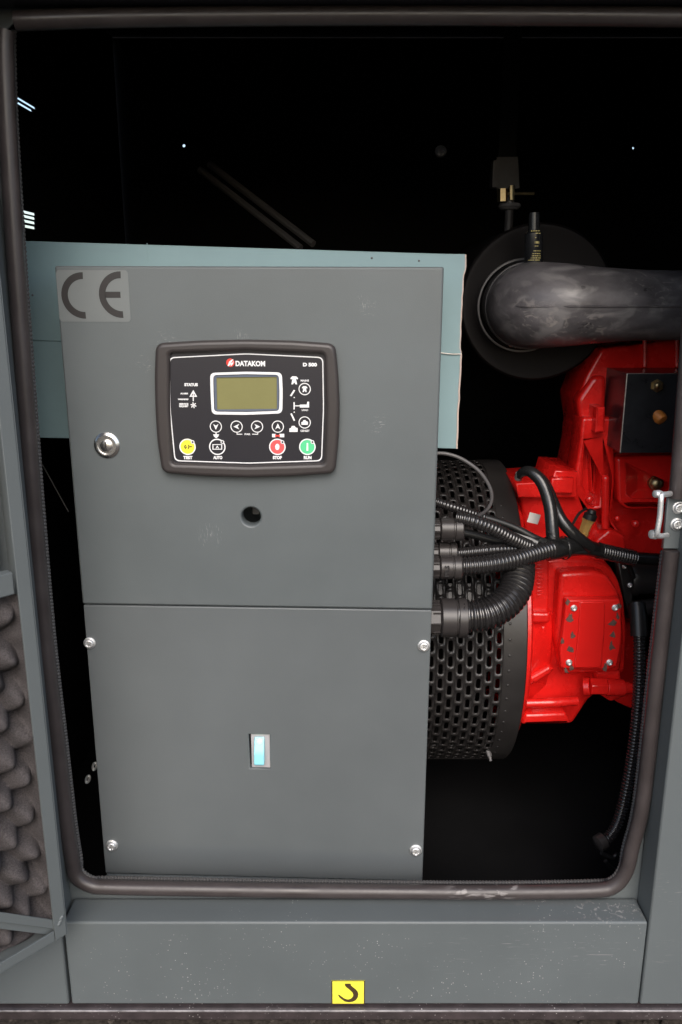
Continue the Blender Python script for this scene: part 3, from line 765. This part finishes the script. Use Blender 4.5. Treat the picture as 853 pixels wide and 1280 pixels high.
# =================================================================== ALTERNATOR
t0_, t1_ = math.atan((575-640)/F)+PITCH, math.atan((948-640)/F)+PITCH
mid = (t0_+t1_)/2; half = (t1_-t0_)/2
RA = .23; dist = RA/math.sin(half)
AY, AZ = CAM.y+dist*math.cos(mid), CAM.z-dist*math.sin(mid)
AXE = P(660, 760, AY-RA*math.cos(mid)).x      # right end of the drum
def acyl(x, th, r): return Vector((x, AY-r*math.cos(th), AZ+r*math.sin(th)))   # th: 0 = front, + = up
AXL = AXE-.33
ALT = thing('alternator', 'black alternator drum with slotted cover between the cabinet and red engine', 'alternator', (AXE-.1, AY, AZ-RA))
pxx, pyy = .0126, .0212
sw, sh = .0057, .0150
ncol = 15; x_end = AXE-.031
b = B()
nrow = int(RA*R(235)/pyy)
for c in range(ncol):
    xc = x_end-pxx*(c+.5)
    for r_ in range(nrow):
        ac = -R(105)*RA+pyy*(r_+(.5 if c % 2 else 0))
        inn, out = [], []
        for k in range(12):
            t = 2*PI*(k+.5)/12
            dx, dy = math.cos(t), math.sin(t)
            px_ = sw/2*dx; py_ = (sh/2-sw/2)*(1 if dy > 0 else -1)+sw/2*dy
            # outer: project to cell rectangle
            s_ = min((pxx/2)/abs(dx) if abs(dx) > 1e-6 else 9, (pyy/2)/abs(dy) if abs(dy) > 1e-6 else 9)
            inn.append((px_, py_)); out.append((dx*s_, dy*s_))
        # put outer points on true corners
        for (sx, sy) in ((1, 1), (-1, 1), (-1, -1), (1, -1)):
            best = min(range(12), key=lambda k: (out[k][0]-sx*pxx/2)**2+(out[k][1]-sy*pyy/2)**2)
            out[best] = (sx*pxx/2, sy*pyy/2)
        vi = [b.bm.verts.new(acyl(xc+p[0], (ac+p[1])/RA, RA)) for p in inn]
        vo = [b.bm.verts.new(acyl(xc+p[0], (ac+p[1])/RA, RA)) for p in out]
        for k in range(12): b._f([vo[k], vo[(k+1) % 12], vi[(k+1) % 12], vi[k]], True)
bmesh.ops.remove_doubles(b.bm, verts=b.bm.verts, dist=.00005)
perf = b.build('slotted_cover', M['perf'], ALT)
md = perf.modifiers.new('thickness', 'SOLIDIFY'); md.thickness = .0018; md.offset = -1
# right end ring, dimples, lower frame, stator core, inner plate
b = B(); b.lathe((AXE-.0312, AY, AZ), (1, 0, 0), [(0, RA-.002), (.0, RA+.0006), (.004, RA+.0008), (.0295, RA+.0008), (.0312, RA-.001), (.0312, RA-.03)], 96, caps=False); b.build('end_ring', M['perf'], ALT)
b = B()
for r_ in range(30):
    th = -R(95)+r_*pyy/RA*1.0
    p = acyl(AXE-.0235, th, RA+.0006); b.dome(p, (0, -math.cos(th), math.sin(th)), .0021, .0009, 8)
b.build('dimples', M['perf'], ALT)
b = B(); b.lathe((AXL, AY, AZ), (1, 0, 0), [(0, RA-.05), (.29, RA-.05)], 64); b.build('stator_core', M['stator'], ALT)
b = B()
nn = 20; a0_, a1_ = R(19), R(29)
for k in range(nn):
    t0x, t1x = a0_+(a1_-a0_)*k/nn, a0_+(a1_-a0_)*(k+1)/nn
    xs_ = (P(500, 740, .2).x, P(622, 740, .2).x)
    v4 = [b.bm.verts.new(acyl(x, t, RA-.0035)) for x, t in ((xs_[0], t0x), (xs_[1], t0x), (xs_[1], t1x), (xs_[0], t1x))]
    b._f(v4, True)
b.build('inner_plate', M['back_plate'], ALT)
zb0 = AZ-RA
b = B(); b.box((AXL, AY-.125, P(600, 950, AY-.125).z), (P(613, 945, AY-.125).x, AY+.15, zb0+.06)); b.build('foot', M['perf'], ALT, bevel=.003)
b = B(); v = P(610, 938, AY-.17); b.cyl(v, v+Vector((.002, -.006, -.006)), .0036, seg=6, smooth=False); b.cyl(v+Vector((.002, -.006, -.006)), v+Vector((.003, -.010, -.011)), .0022, seg=10); b.build('bolt', M['brace'], ALT)

# =================================================================== RED ENGINE
ENG = thing('engine', 'glossy red engine block with flywheel housing and bolted cover plate', 'engine', (P(740, 900, .3).x, .35, P(740, 900, .3).z))
red = M['red']
b = B(); b.lathe((AXE+.0005, AY, AZ), (1, 0, 0), [(0, RA-.06), (0, RA-.030), (.002, RA-.027), (.010, RA-.027), (.013, RA-.030), (.016, RA-.05), (.045, RA-.062), (.05, RA-.07), (.10, RA-.085), (.10, .05)], 80, caps=False); b.build('flywheel_housing', red, ENG)
YC = .235
# stepped front castings
prism('housing_casting', [(666, 700), (700, 698), (745, 700), (762, 706), (773, 724), (780, 748), (784, 790), (782, 838), (770, 852), (736, 874), (716, 905), (660, 906), (662, 800)], .262, .12, red, ENG, .0045, .007)
prism('housing_casting', [(700, 716), (742, 714), (760, 720), (770, 734), (778, 752), (780, 800), (776, 840), (702, 844), (695, 800)], .238, .05, red, ENG, .0055, .007)
prism('rib', [(665, 692), (687, 694), (686, 772), (664, 772)], .246, .03, red, ENG, .003, .003)
prism('rib_boss', [(664, 766), (689, 766), (688, 779), (664, 780)], .236, .03, red, ENG, .004, .004)
prism('rib', [(669, 782), (684, 782), (682, 836), (668, 842)], .250, .03, red, ENG, .004, .004)
prism('rib', [(662, 847), (686, 833), (694, 836), (690, 842), (672, 853), (663, 857)], .238, .03, red, ENG, .004, .003)
b = B(); b.tube([P(656, 879, .242), P(690, 878, .240), P(722, 876, .242)], [.006, .0064, .0064], seg=14); b.build('rib', red, ENG)
prism('rib', [(657, 893), (708, 891), (714, 904), (652, 906)], .24, .06, red, ENG, .004, .003)
b = B()
random.seed(3)
for k in range(11):
    yy = 697+k*4.6; b.box(P(671.5+random.uniform(-1, 1), yy, .2445), P(678+random.uniform(-1, 1.4), yy+2.6, .247))
b.build('casting_mark', red, ENG, bevel=.0005)
# cover plate with paint chips and four bolts
cov = prism('cover_plate', [(708, 750), (776, 749), (778, 790), (777, 806), (772, 833), (760, 837), (702, 836), (700, 815), (705, 780)], .222, .014, M['red_cover'], ENG, .0025, .004)
prism('cover_ridge', [(725, 752), (757, 752), (756, 790), (752, 835), (718, 835), (723, 790)], .2195, .006, M['red_cover'], cov, .0018, .003)
BOLT = B().lathe((0, 0, 0), (0, 0, 1), [(0, 1.25), (.25, 1.25), (.25, .95), (.9, .95), (1., .8), (1., .5), (.6, .5), (.6, .01)], 12, caps=False)
bmesh.ops.recalc_face_normals(BOLT.bm, faces=BOLT.bm.faces)
bm_ = bpy.data.meshes.new('bolt'); BOLT.bm.to_mesh(bm_); BOLT.bm.free(); bm_.materials.append(M['zinc'])
for (x, y) in ((717.5, 760), (769, 759.5), (711.5, 828), (762, 828)):
    place_mesh('bolt', bm_, cov, P(x, y, .222), .0036, FRONT, random.random())
random.seed(11)
for (x, y, r) in ((712, 772, 5), (716, 795, 4.5), (713, 812, 4), (766, 778, 5), (767, 793, 4), (765, 808, 5), (710, 752, 3), (774, 757, 4), (703, 801, 3), (757, 834, 3.5), (715, 834, 3), (772, 770, 3), (708, 838, 3)):
    n_ = 9; pts = [(lambda v: (v.x, v.z))(P(x+r*random.uniform(.35, 1.15)*math.cos(2*PI*i/n_)+.25*r*math.sin(4*PI*i/n_), y+1.35*r*random.uniform(.4, 1.3)*math.sin(2*PI*i/n_), .2217)) for i in range(n_)]
    me = plate_mesh(pts, (), .0003); me.transform(Matrix.Translation((0, .2217, 0)) @ FRONT); me.materials.append(M['chip']); link('paint_chip', me, cov)
# drain fitting
b = B(); b.cyl(P(730, 858, .238), P(738, 858, .235), .0128, seg=16); b.cyl(P(737, 858, .235), P(758, 858, .235), .0125, seg=6, smooth=False); b.cyl(P(758, 859, .235), P(780, 860, .235), .0118, seg=18); b.cyl(P(779, 860, .235), P(793, 860, .235), .0088, .0075, seg=14)
b.build('drain_fitting', red, ENG, bevel=.001)
prism('fitting_bracket', [(744, 840), (776, 838), (780, 872), (764, 878), (748, 868)], .243, .07, red, ENG, .004, .004)
prism('sump_lobe', [(765, 782), (800, 776), (812, 830), (808, 880), (790, 887), (770, 878), (752, 862)], .315, .10, red, ENG, .004, .007)
# upper block
prism('engine_block', [(752, 436), (900, 418), (900, 700), (836, 702), (790, 697), (744, 690), (720, 640), (716, 600), (724, 560), (727, 532), (722, 500), (733, 470)], .345, .10, red, ENG, .004, .005)
prism('block_column', [(725, 556), (728, 522), (768, 522), (769, 600), (765, 650), (780, 672), (776, 690), (748, 688), (728, 645), (716, 612)], .318, .05, red, ENG, .004, .006, holes_px=[[(732, 552), (750, 550), (751, 600), (749, 632), (740, 634), (729, 606)]])
prism('block_column', [(737, 560), (743, 559), (744, 618), (739, 616)], .332, .02, red, ENG, .003, .001)
for (x, y, r_) in ((737, 624, .0055), (757, 619, .006), (795, 655, .006), (772, 648, .004)):
    b = B(); b.dome(P(x, y, .314), (-.2, -1, .2), r_, r_*.7, 14, base=.006); b.build('cast_boss', red, ENG)
prism('block_lug', [(746, 509), (757, 509), (756, 541), (744, 541)], .30, .06, red, ENG, .002, .001)
prism('block_lug', [(722, 500), (742, 470), (758, 470), (757, 545), (738, 552), (726, 532)], .335, .03, red, ENG, .006, .006)
b = B(); b.cyl(P(757, 598, .31), P(757, 660, .31), .0055, seg=14); b.dome(P(757, 598, .31), (0, -.3, 1), .0056, .005, 14); b.build('rib', red, ENG)
prism('top_flange', [(645, 604), (690, 602), (694, 588), (722, 590), (722, 622), (648, 622)], .302, .10, red, ENG, .002)
prism('upper_housing', [(650, 618), (722, 612), (742, 640), (752, 672), (748, 706), (660, 704), (655, 650)], .318, .10, red, ENG, .004, .005)
prism('lug_plate', [(690, 598), (718, 598), (717, 617), (690, 616)], .290, .015, red, ENG, .002)
prism('housing_ledge', [(744, 676), (762, 662), (782, 670), (784, 690), (766, 700), (746, 697)], .30, .05, red, ENG, .004, .005)
# side cover with a sunken panel
oc = [(771, 572), (900, 566), (900, 637), (784, 637), (773, 628)]; ic_ = [(784, 580), (900, 575), (900, 624), (792, 624), (785, 618)]
sc_o = prism('side_cover', oc, .312, .04, red, ENG, .004, .006, holes_px=[ic_])
b = B(); 
o4 = [P(x, y, .315) for x, y in ((783, 578), (900, 574), (900, 626), (783, 626))]; i4 = [P(x, y, .330) for x, y in ((797, 590), (900, 588), (900, 612), (797, 612))]
vo = [b.bm.verts.new(p) for p in o4]; vi = [b.bm.verts.new(p) for p in i4]
for k in range(4): b._f([vo[k], vo[(k+1) % 4], vi[(k+1) % 4], vi[k]])
b._f(vi); b.build('sunken_panel', red, sc_o, bevel=.002)
b = B(); v = P(820, 604, .322); b.lathe(v, (0, -1, .1), [(-.012, .0085), (0, .0105), (.002, .0105)], 18); b.dome(v+Vector((0, -.002, 0)), (-.15, -1, .12), .0098, .0075, 22); b.build('dome_bolt', M['brass_dull'], ENG)
for x in (806, 846):
    b = B(); b.cyl(P(x, 425, .338), P(x, 458, .338), .003, seg=8); b.build('rib', red, ENG)

# small parts around the engine
b = B(); b.use(M['brass']); v = P(730.5, 664, .258)
dr = Vector((.30, 0, 1)).normalized()
b.lathe(v-dr*.006, dr, [(0, .0080), (.004, .0080), (.0045, .0070), (.019, .0078), (.023, .0098)], 6, smooth=False)
b.use(M['cable']); b.lathe(v+dr*.0175, dr, [(0, .0088), (.007, .0088), (.009, .006), (.013, .0055), (.014, .003)], 16)
SEN = tag(b.build('oil_sensor', None), 'small brass sensor with black cap on the red housing', 'sensor')
b = B(); b.tube([P(733, 636, .262), P(724, 642, .25), P(716, 655, .24), P(708, 664, .22)], .0018, seg=8); tag(b.build('sensor_wire', M['cable']), 'thin black wire leading from the brass sensor to the harness', 'wire')
b = B(); mm = Matrix.Translation(P(667.5, 648, .235)) @ Matrix.Rotation(R(14), 4, 'Y'); b.box((-.0075, -.0006, -.0068), (.0075, .0006, .0068), mm); tag(b.build('paper_tag', M['paper'], bevel=.0005), 'small cream tag on the red housing behind the cables', 'tag')
# black pump at the right of the housing
PMP = thing('coolant_pump', 'black cylindrical pump right of the red cover plate', 'pump', P(805, 740, .29))
b = B(); b.lathe(P(785, 722, .30), (1, 0, 0), [(0, .012), (0, .024), (.003, .0255), (.012, .0255), (.012, .0235), (.06, .0235), (.06, .01)], 32, caps=False); b.build('pump_body', M['perf'], PMP)
b = B(); b.lathe(P(783, 762, .29), (1, 0, .08), [(0, .008), (0, .0125), (.05, .0125), (.05, .004)], 24, caps=False); b.build('pump_outlet', M['gland'], PMP)
for (x, y, Y) in ((781, 708, .272), (787.5, 731.5, .272), (796, 759, .268)): place_mesh('bolt', bm_, PMP, P(x, y, Y), .0028, FRONT, .4)
prism('mounting_plate', [(772, 698), (790, 698), (792, 765), (786, 770), (779, 742)], .282, .02, M['perf'], PMP, .002)

# black terminal box, scratched bright edges
TB = thing('terminal_box', 'black sheet metal box with bright worn edges below the intake hose', 'terminal box', P(815, 566, .26))
YT = .262
fl, ft, fb = P(775, 567, YT), P(784, 467, YT), P(775, 567, YT)
xL = P(780, 515, YT).x; zT = P(800, 467, YT).z; zB = P(800, 566, YT).z
hole1 = [(818, 515), (823, 513), (827, 518), (830, 526), (825, 528), (820, 524)]
hp = [(lambda v: (v.x, v.z))(P(x, y, YT)) for x, y in hole1]; hp2 = [(lambda v: (v.x, v.z))(P(x+29, y-2, YT)) for x, y in hole1]
me = plate_mesh([(xL, zB), (.56, zB), (.56, zT), (xL, zT)], (), .002); me.transform(Matrix.Translation((0, YT, 0)) @ FRONT); me.materials.append(M['black_gloss']); link('front_plate', me, TB)
b = B(); b.box((xL, YT+.0025, zB), (xL+.002, YT+.085, zT)); b.box((xL+.0025, YT+.0025, zT-.002), (.56, YT+.085, zT)); b.build('side_plate', M['black_gloss'], TB)
b = B(); b.tube([Vector((xL, YT, zB)), Vector((xL, YT, zT))], .0008, seg=6); b.tube([Vector((xL, YT, zT)), Vector((.56, YT, zT))], .0005, seg=6); b.build('worn_edge', M['edge_metal'], TB)
for dx in (0, 29):
    b = B(); v = P(823+dx, 520-dx*.09, YT+.003); b.lathe(v, (.42, -.75, -.55), [(-.010, .0085), (.005, .0085), (.0088, .007), (.010, .003)], 16); b.build('copper_lug', M['copper'], TB)
b = B(); b.lathe(P(821, 482, YT), (0, -1, 0), [(0, .0085), (.002, .0085), (.002, .0072), (.006, .0072), (.007, .006)], 6, smooth=False); b.dome(P(822, 482, YT-.006), (0, -1, 0), .0046, .004, 14); b.build('nut', M['brass_dull'], TB)

# =================================================================== AIR FILTER, HOSE, INDICATOR
YA = .37
ca = P(672, 379, YA); ra = 95*S(672, 379, YA)
AF = thing('air_filter', 'large round black air filter canister facing out behind the intake hose', 'air filter', ca-Vector((0, 0, ra)))
b = B(); b.lathe(ca, (0, 1, 0), [(.001, .02), (.001, ra-.010), (0, ra-.007), (0, ra-.002), (.002, ra), (.30, ra), (.30, .02)], 72, caps=False); b.build('canister', M['filter'], AF)
b = B(); b.lathe(ca+Vector((0, .001, 0)), (0, 1, 0), [(0, ra), (.002, ra+.0012), (.006, ra+.0012), (.008, ra)], 72, caps=False); b.build('rim', M['filter'], AF)
cn = P(659, 382, YA-.03)
b = B(); b.lathe(P(657, 382, YA), (0, -1, 0), [(0, .063), (.006, .0605), (.012, .0405), (.05, .0395), (.05, .04)], 48, caps=False); b.build('neck', M['filter'], AF)
b = B(); b.lathe(P(668, 352, YA-.0), (.1, 1, .0), [(.32, ra*.9), (.33, ra*.9)], 40)
b.bm.free()
hq = P(740, 420, .28)
add_wear(M['hose'], [(P(700, 382, .22)-hq, .3)], (.16, .152, .152), (26, 26, 48), .50, soft=.16)
add_wear(M['hose'], [(P(x, y, .22)-hq, r) for x, y, r in ((655, 402, .04), (690, 405, .03), (740, 412, .04), (640, 360, .03), (820, 352, .05))], (.23, .212, .20), (70, 70, 110), .55, soft=.12)
HS = thing('intake_hose', 'worn grey rubber intake elbow hose running right from the air filter', 'hose', P(740, 420, .28))
hp_ = [P(658, 382, .345), P(659, 382, .315), P(664, 382, .290), P(680, 382, .268), P(706, 382, .256), P(750, 382, .252), P(800, 382, .252), P(870, 382, .252)]
b = B(); b.tube(hp_, [.0535, .0535, .0535, .0525, .0505, .0455, .0425, .0415], seg=40, step=.004); hose = b.build('elbow', M['hose'], HS)
b = B()
sp_ = [p+Vector((0, -r_-.0007, 0)) for p, r_ in zip(hp_[4:], (.0500, .0453, .0423, .0413))]
sp_ = [hp_[3]+Vector((-.045, -.024, 0)), hp_[3]+Vector((-.034, -.0405, 0)), hp_[3]+Vector((-.012, -.0535, 0)), hp_[3].lerp(hp_[4], .5)+Vector((-.004, -.0528, 0))]+sp_
b.tube(sp_, .0014, seg=6); b.build('mould_seam', M['hose'], HS)
for (p, r_, tck) in ((P(652, 382, .352), .0598, .0016), (P(657, 382, .332), .0545, .0013)):
    b = B(); bmesh_ = []
    b.lathe(p, (0, -1, 0), [(0, r_-.001), (0, r_+tck*.6), (.004, r_+tck), (.009, r_+tck), (.011, r_+tck*.6), (.011, r_-.001)], 56, caps=False); b.build('hose_clamp', M['steel_dim'], HS)
    b = B(); b.lathe(p, (0, -1, 0), [(.0108, r_-.001), (.0108, r_+tck-.0003), (.0116, r_+tck), (.0122, r_+tck-.0004), (.0122, r_-.001)], 64, caps=False); b.build('clamp_highlight', M['brace'], HS)  # paler thin ring drawn as the clamp's highlight
b = B(); b.cyl(P(637, 431, .330), P(664, 433, .328), .0026, seg=10); b.box(P(644, 428, .331), P(657, 435, .325)); b.build('clamp_screw', M['brass_dull'], HS)
SI = thing('service_indicator', 'slim black cylinder indicator with gold label standing above the hose', 'service indicator', P(667, 332, .30))
b = B(); v0, v1 = P(667, 333, .30), P(668, 266, .30); ln = (v1-v0).length; ri = 11.5*S(667, 300, .30)
b.lathe(v0, v1-v0, [(0, ri*.9), (.002, ri), (ln*.62, ri), (ln*.66, ri*.75), (ln*.68, ri*.62), (ln, ri*.58)], 28); b.build('indicator_body', M['black_gloss'], SI)
b = B(); random.seed(5)
rows = [(288.5, .5), (291.5, .6), (297, .14), (303, .5), (307.5, .42), (313.5, .75), (317, .8), (319.7, .8), (322.4, .8), (325, .7)]
for (y, wf) in rows:
    hh = 1.1 if y not in (303,) else 2.6
    zc = P(667, y, .30-ri).z; hz_ = hh*S(667, y, .29)/2
    a_ = -wf*.95-.22
    while a_ < wf*.95-.22:
        da = random.uniform(.10, .2) if hh < 2 else .25
        a2 = min(a_+da, wf*.95-.22)
        vs_ = [b.bm.verts.new(Vector((v0.x+(ri+.0002)*math.sin(t), .30-(ri+.0002)*math.cos(t), z))) for t, z in ((a_, zc-hz_), (a2, zc-hz_), (a2, zc+hz_), (a_, zc+hz_))]
        b._f(vs_); a_ = a2+random.uniform(.03, .07)
b.build('indicator_label', M['label_y'], SI)
BR = thing('pipe_bracket', 'dim dark bracket with bolts above the air filter', 'bracket', P(635, 262, .42))
prism('bracket_plate', [(621, 196), (648, 196), (650, 236), (618, 236)], .45, .003, M['steel_dim'], BR, .0005)
v = P(634, 200, .4535); b = B(); b.box((v.x-.012, .4535, v.z-.01), (v.x+.012, .4565, ZR-.0005)); b.build('hanger_strap', M['black_wall'], BR)
v = P(637, 262, .42); b = B(); b.cyl(v, (v.x, v.y, ca.z+ra*.93), .006, seg=10); b.build('stem', M['steel_dim'], BR)
b = B(); b.box(P(617, 200, .44), P(619, 236, .46)); b.build('bracket_flange', M['steel_dim'], BR)
b = B(); b.lathe(P(637, 262, .42), (0, 0, 1), [(0, .012), (.004, .016), (.008, .014), (.008, .006), (.02, .006)], 20); b.build('bracket_foot', M['brace'], BR)
b = B(); b.cyl(P(628, 252, .41), P(628, 236, .41), .007, seg=6, smooth=False); b.cyl(P(640, 250, .41), P(640, 232, .41), .004, seg=8); b.cyl(P(634, 242, .41), P(668, 242, .41), .0022, seg=8); b.build('bracket_bolt', M['brass_dull'], BR)

# =================================================================== CABLES AND CONDUITS
def gland(name_parent, px0, px1, py, Y, r, stencil=False):
    p0, p1 = P(px0, py, Y), P(px1, py+.3, Y); L = (p1-p0).length
    ax = (p1-p0).normalized()
    b = B(); b.lathe(p0-ax*.02, ax, [(0, r*.86), (.02+L*.28, r*.86), (.02+L*.30, r*.8)], 8, smooth=False)
    gl = b.build('gland', M['gland'], name_parent, bevel=.0006)
    b = B(); b.lathe(p0+ax*L*.30, ax, [(0, r*.9), (L*.03, r), (L*.38, r), (L*.40, r*.93), (L*.44, r*.93), (L*.46, r*1.03), (L*.66, r*1.03), (L*.70, r*.9), (L*.70, r*.7)], 24); b.build('gland_nut', M['gland'], gl)
    b = B()
    for k in range(10):
        t = 2*PI*k/10
        u_ = Vector((0, math.cos(t), math.sin(t)))
        c_ = p0+ax*L*.18+u_*r*.86; b.box(c_-Vector((L*.10, .0008, .0008)), c_+Vector((L*.10, .0008, .0008)))
    b.build('gland_ribs', M['gland'], gl)
    if stencil:
        me = text_mesh('PFLS', .0072, .0003); me.transform(Matrix.Translation(p0+ax*L*.50+Vector((0, -r*1.0-.0008, 0))) @ FRONT @ Matrix.Rotation(R(90), 4, 'Z')); me.materials.append(M['dk_print']); link('stencil_lettering', me, gl)
    return gl
CG = 'corrugated conduits leaving the cabinet'
def conduit(label, pts, r, pitch=.0046, glnd=None, cut=None):
    t = thing('corrugated_conduit', label, 'conduit', pts[0], None, CG)
    b = B(); b.tube(pts, r, seg=16, corr=(pitch, r*.13)); b.build('corrugated_tube', M['plastic'], t)
    if glnd: gland(t, *glnd)
    return t
k_ = lambda px, Y=.15: px*S(600, 700, Y)
conduit('thin corrugated conduit, uppermost, slanting down from behind the cabinet', [P(530, 622, .160), P(556, 631, .158), P(585, 640, .165), P(620, 652, .18), P(655, 668, .20), P(690, 684, .205)], k_(6.0), .0042)
conduit('corrugated conduit from the upper gland, bending down into the taped harness', [P(570, 647, .138), P(590, 651, .136), P(615, 660, .140), P(640, 673, .15), P(665, 684, .165), P(690, 688, .18)], k_(8.6), .0047, (538, 579, 661, .140, k_(14), False))
conduit('short corrugated conduit from the small middle gland', [P(566, 692, .150), P(590, 690, .152), P(620, 687, .156), P(655, 685, .165), P(682, 686, .175)], k_(7.6), .0045, (538, 571, 690, .150, k_(12.5), False))
conduit('corrugated conduit from the gland with stencilled letters', [P(572, 708, .132), P(595, 707, .132), P(620, 704, .136), P(645, 699, .145), P(668, 692, .158), P(690, 686, .17)], k_(11.5), .0047, (538, 577, 709, .132, k_(14.5), True))
conduit('thick corrugated conduit looping up from the large lowest gland', [P(574, 770, .118), P(592, 770, .116), P(612, 766, .118), P(632, 754, .126), P(645, 736, .140), P(649, 715, .160), P(648, 700, .175), P(640, 690, .19)], k_(20.5), .0056, (536, 584, 772, .120, k_(24), False))
t = thing('corrugated_conduit', 'black corrugated drain conduit hanging down beside the right seal', 'conduit', P(752, 1060, .16))
vp = [P(797, 762, .235), P(799, 780, .225), P(800, 815, .215), P(799, 870, .205), P(793, 930, .195), P(784, 985, .185), P(774, 1025, .175), P(762, 1046, .165), P(752, 1052, .16)]
b = B(); b.tube(vp, .0088, seg=16, corr=(.0046, .0013)); b.build('corrugated_tube', M['plastic'], t)
b = B(); b.tube([P(796, 755, .238), P(798, 768, .23), P(799.5, 795, .219)], .0112, seg=16); b.build('sleeve', M['cable'], t)
b = B(); b.lathe(P(752, 1052, .16), P(752, 1052, .16)-P(762, 1046, .165), [(-.004, .011), (.006, .011), (.008, .008)], 16); b.build('end_fitting', M['gland'], t)
# taped harness trunk
HN = thing('wiring_harness', 'black taped wiring harness crossing the red engine', 'wiring harness', P(700, 690, .18))
b = B(); b.tube([P(640, 678, .185), P(672, 684, .178), P(690, 686, .176), P(710, 684, .19), P(730, 684, .21), P(755, 690, .235), P(790, 697, .25), P(836, 700, .26)], [.0095, .0125, .0145, .0125, .0105, .0095, .0085, .0085], seg=16, step=.003); b.build('trunk', M['tape'], HN)
b = B(); b.tube([P(748, 688, .226), P(770, 693, .236), P(792, 697.5, .244)], .0108, seg=14, corr=(.0042, .0010)); b.build('corrugated_sleeve', M['plastic'], HN)
b = B(); b.tube([P(648, 597, .235), P(654, 590, .225), P(664, 590, .215), P(678, 604, .205), P(687, 630, .195), P(690, 655, .185), P(692, 682, .178)], [.0048, .0062, .0072, .0078, .0080, .0080, .0085], seg=14, step=.004); b.build('branch', M['tape'], HN)
b = B(); b.tube([P(656, 588, .24), P(668, 590, .235), P(682, 604, .225), P(692, 628, .21), P(702, 650, .195), P(720, 670, .19), P(738, 684, .20)], [.004, .005, .006, .007, .0075, .0078, .008], seg=14, step=.004); b.build('branch', M['tape'], HN)
b = B(); b.tube([P(618, 660, .19), P(645, 668, .178), P(672, 680, .168)], .0085, seg=14); b.build('branch', M['tape'], HN)
for pts_, r_ in (([P(560, 662, .165), P(590, 668, .168), P(625, 677, .172), P(660, 684, .175), P(690, 688, .178)], .0052),
                 ([P(575, 640, .172), P(600, 645, .172), P(640, 658, .172), P(672, 674, .170), P(700, 685, .178)], .0045),
                 ([P(690, 690, .172), P(712, 690, .180), P(738, 691, .205), P(766, 697, .235), P(784, 706, .255), P(792, 722, .268)], .0034)):
    b = B(); b.tube(pts_, r_, seg=12, step=.004); b.build('loose_cable', M['cable'], HN)
b = B(); b.cyl(P(648, 598, .235), P(650, 592, .23), .0052, seg=12); b.build('cable_end', M['edge_metal'], HN)
b = B()
for (x, y, Y) in ((684, 686, .176), (704, 685, .186)):
    p = P(x, y, Y); b.lathe(p, (1, .3, 0), [(0, .0148), (.0012, .0152), (.003, .0152), (.004, .0148)], 20, caps=False)
b.tube([P(684, 664, .168), P(694, 671, .16), P(706, 678, .165)], .0009, seg=6)
b.build('cable_tie', M['tape'], HN)
b = B(); b.tube([P(540, 567, .15), P(556, 567, .15), P(576, 573, .148), P(598, 588, .146), P(611, 606, .146), P(615, 622, .147), P(610, 636, .15), P(597, 646, .158)], .0022, seg=10); tag(b.build('grey_wire', M['wire_grey']), 'single grey wire arching out over the conduits by the cabinet', 'wire')
b = B(); b.tube([P(649, 690, .17), P(655, 700, .165), P(653, 722, .16), P(640, 742, .17), P(622, 748, .19)], .0008, seg=6); tag(b.build('thin_wire', M['cable']), 'hair thin black wire loop hanging behind the thick conduit', 'wire')
# loose cable ends on the floor at the lower right
for lab, pts in (('short loose black cable end on the floor inside the right corner', [(752, 1066), (765, 1072), (772, 1068), (780, 1078)]), ('black cable end poking up beside the seal corner', [(757, 1076), (766, 1086), (777, 1090), (784, 1084)])):
    b = B(); b.tube([P(x, y, .15+.004*i) for i, (x, y) in enumerate(pts)], .0028, seg=8); tag(b.build('loose_cable', M['cable']), lab, 'cable')
# left gap: thin rod and two chain links
b = B(); b.cyl(P(53, 580, .30), P(86, 640, .30), .0010, seg=8); tag(b.build('thin_rod', M['brace']), 'thin dull rod slanting in the dark gap left of the cabinet', 'rod')
CHN = thing('chain', 'two pale chain links hanging in the gap left of the cabinet', 'chain', P(112, 970, .2))
for (x, y, a) in ((118.5, 958, .3), (110, 974, .35)):
    b = B(); c_ = P(x, y, .17); pts = []
    for i in range(13):
        t = 2*PI*i/12; q = Vector((.0022*math.cos(t), 0, .0055*math.sin(t))); q.rotate(Matrix.Rotation(a, 3, 'Y')); pts.append(c_+q)
    b.tube(pts, .0016, seg=8, caps=False); b.build('chain_link', M['brass_dull'] if False else M['zinc'], CHN)
# dim brace bars in the upper dark interior
for lab, a_, c_ in (('upper of two dim diagonal bars in the dark behind the sheet', (262, 205), (392, 305)), ('lower of two dim diagonal bars in the dark behind the sheet', (250, 212), (376, 310))):
    b = B(); p0, p1 = P(*a_, .75), P(*c_, .62); b.cyl(p0, p1, .006, seg=8); tag(b.build('brace_bar', M['brace']), lab, 'brace', 'diagonal brace bars')
b = B(); b.lathe(P(551, 190, .7), (0, -1, .3), [(0, .010), (.004, .010), (.004, .006), (.01, .005)], 12); tag(b.build('roof_bolt', M['zinc']), 'lone bolt head glinting in the dark above the air filter', 'bolt')
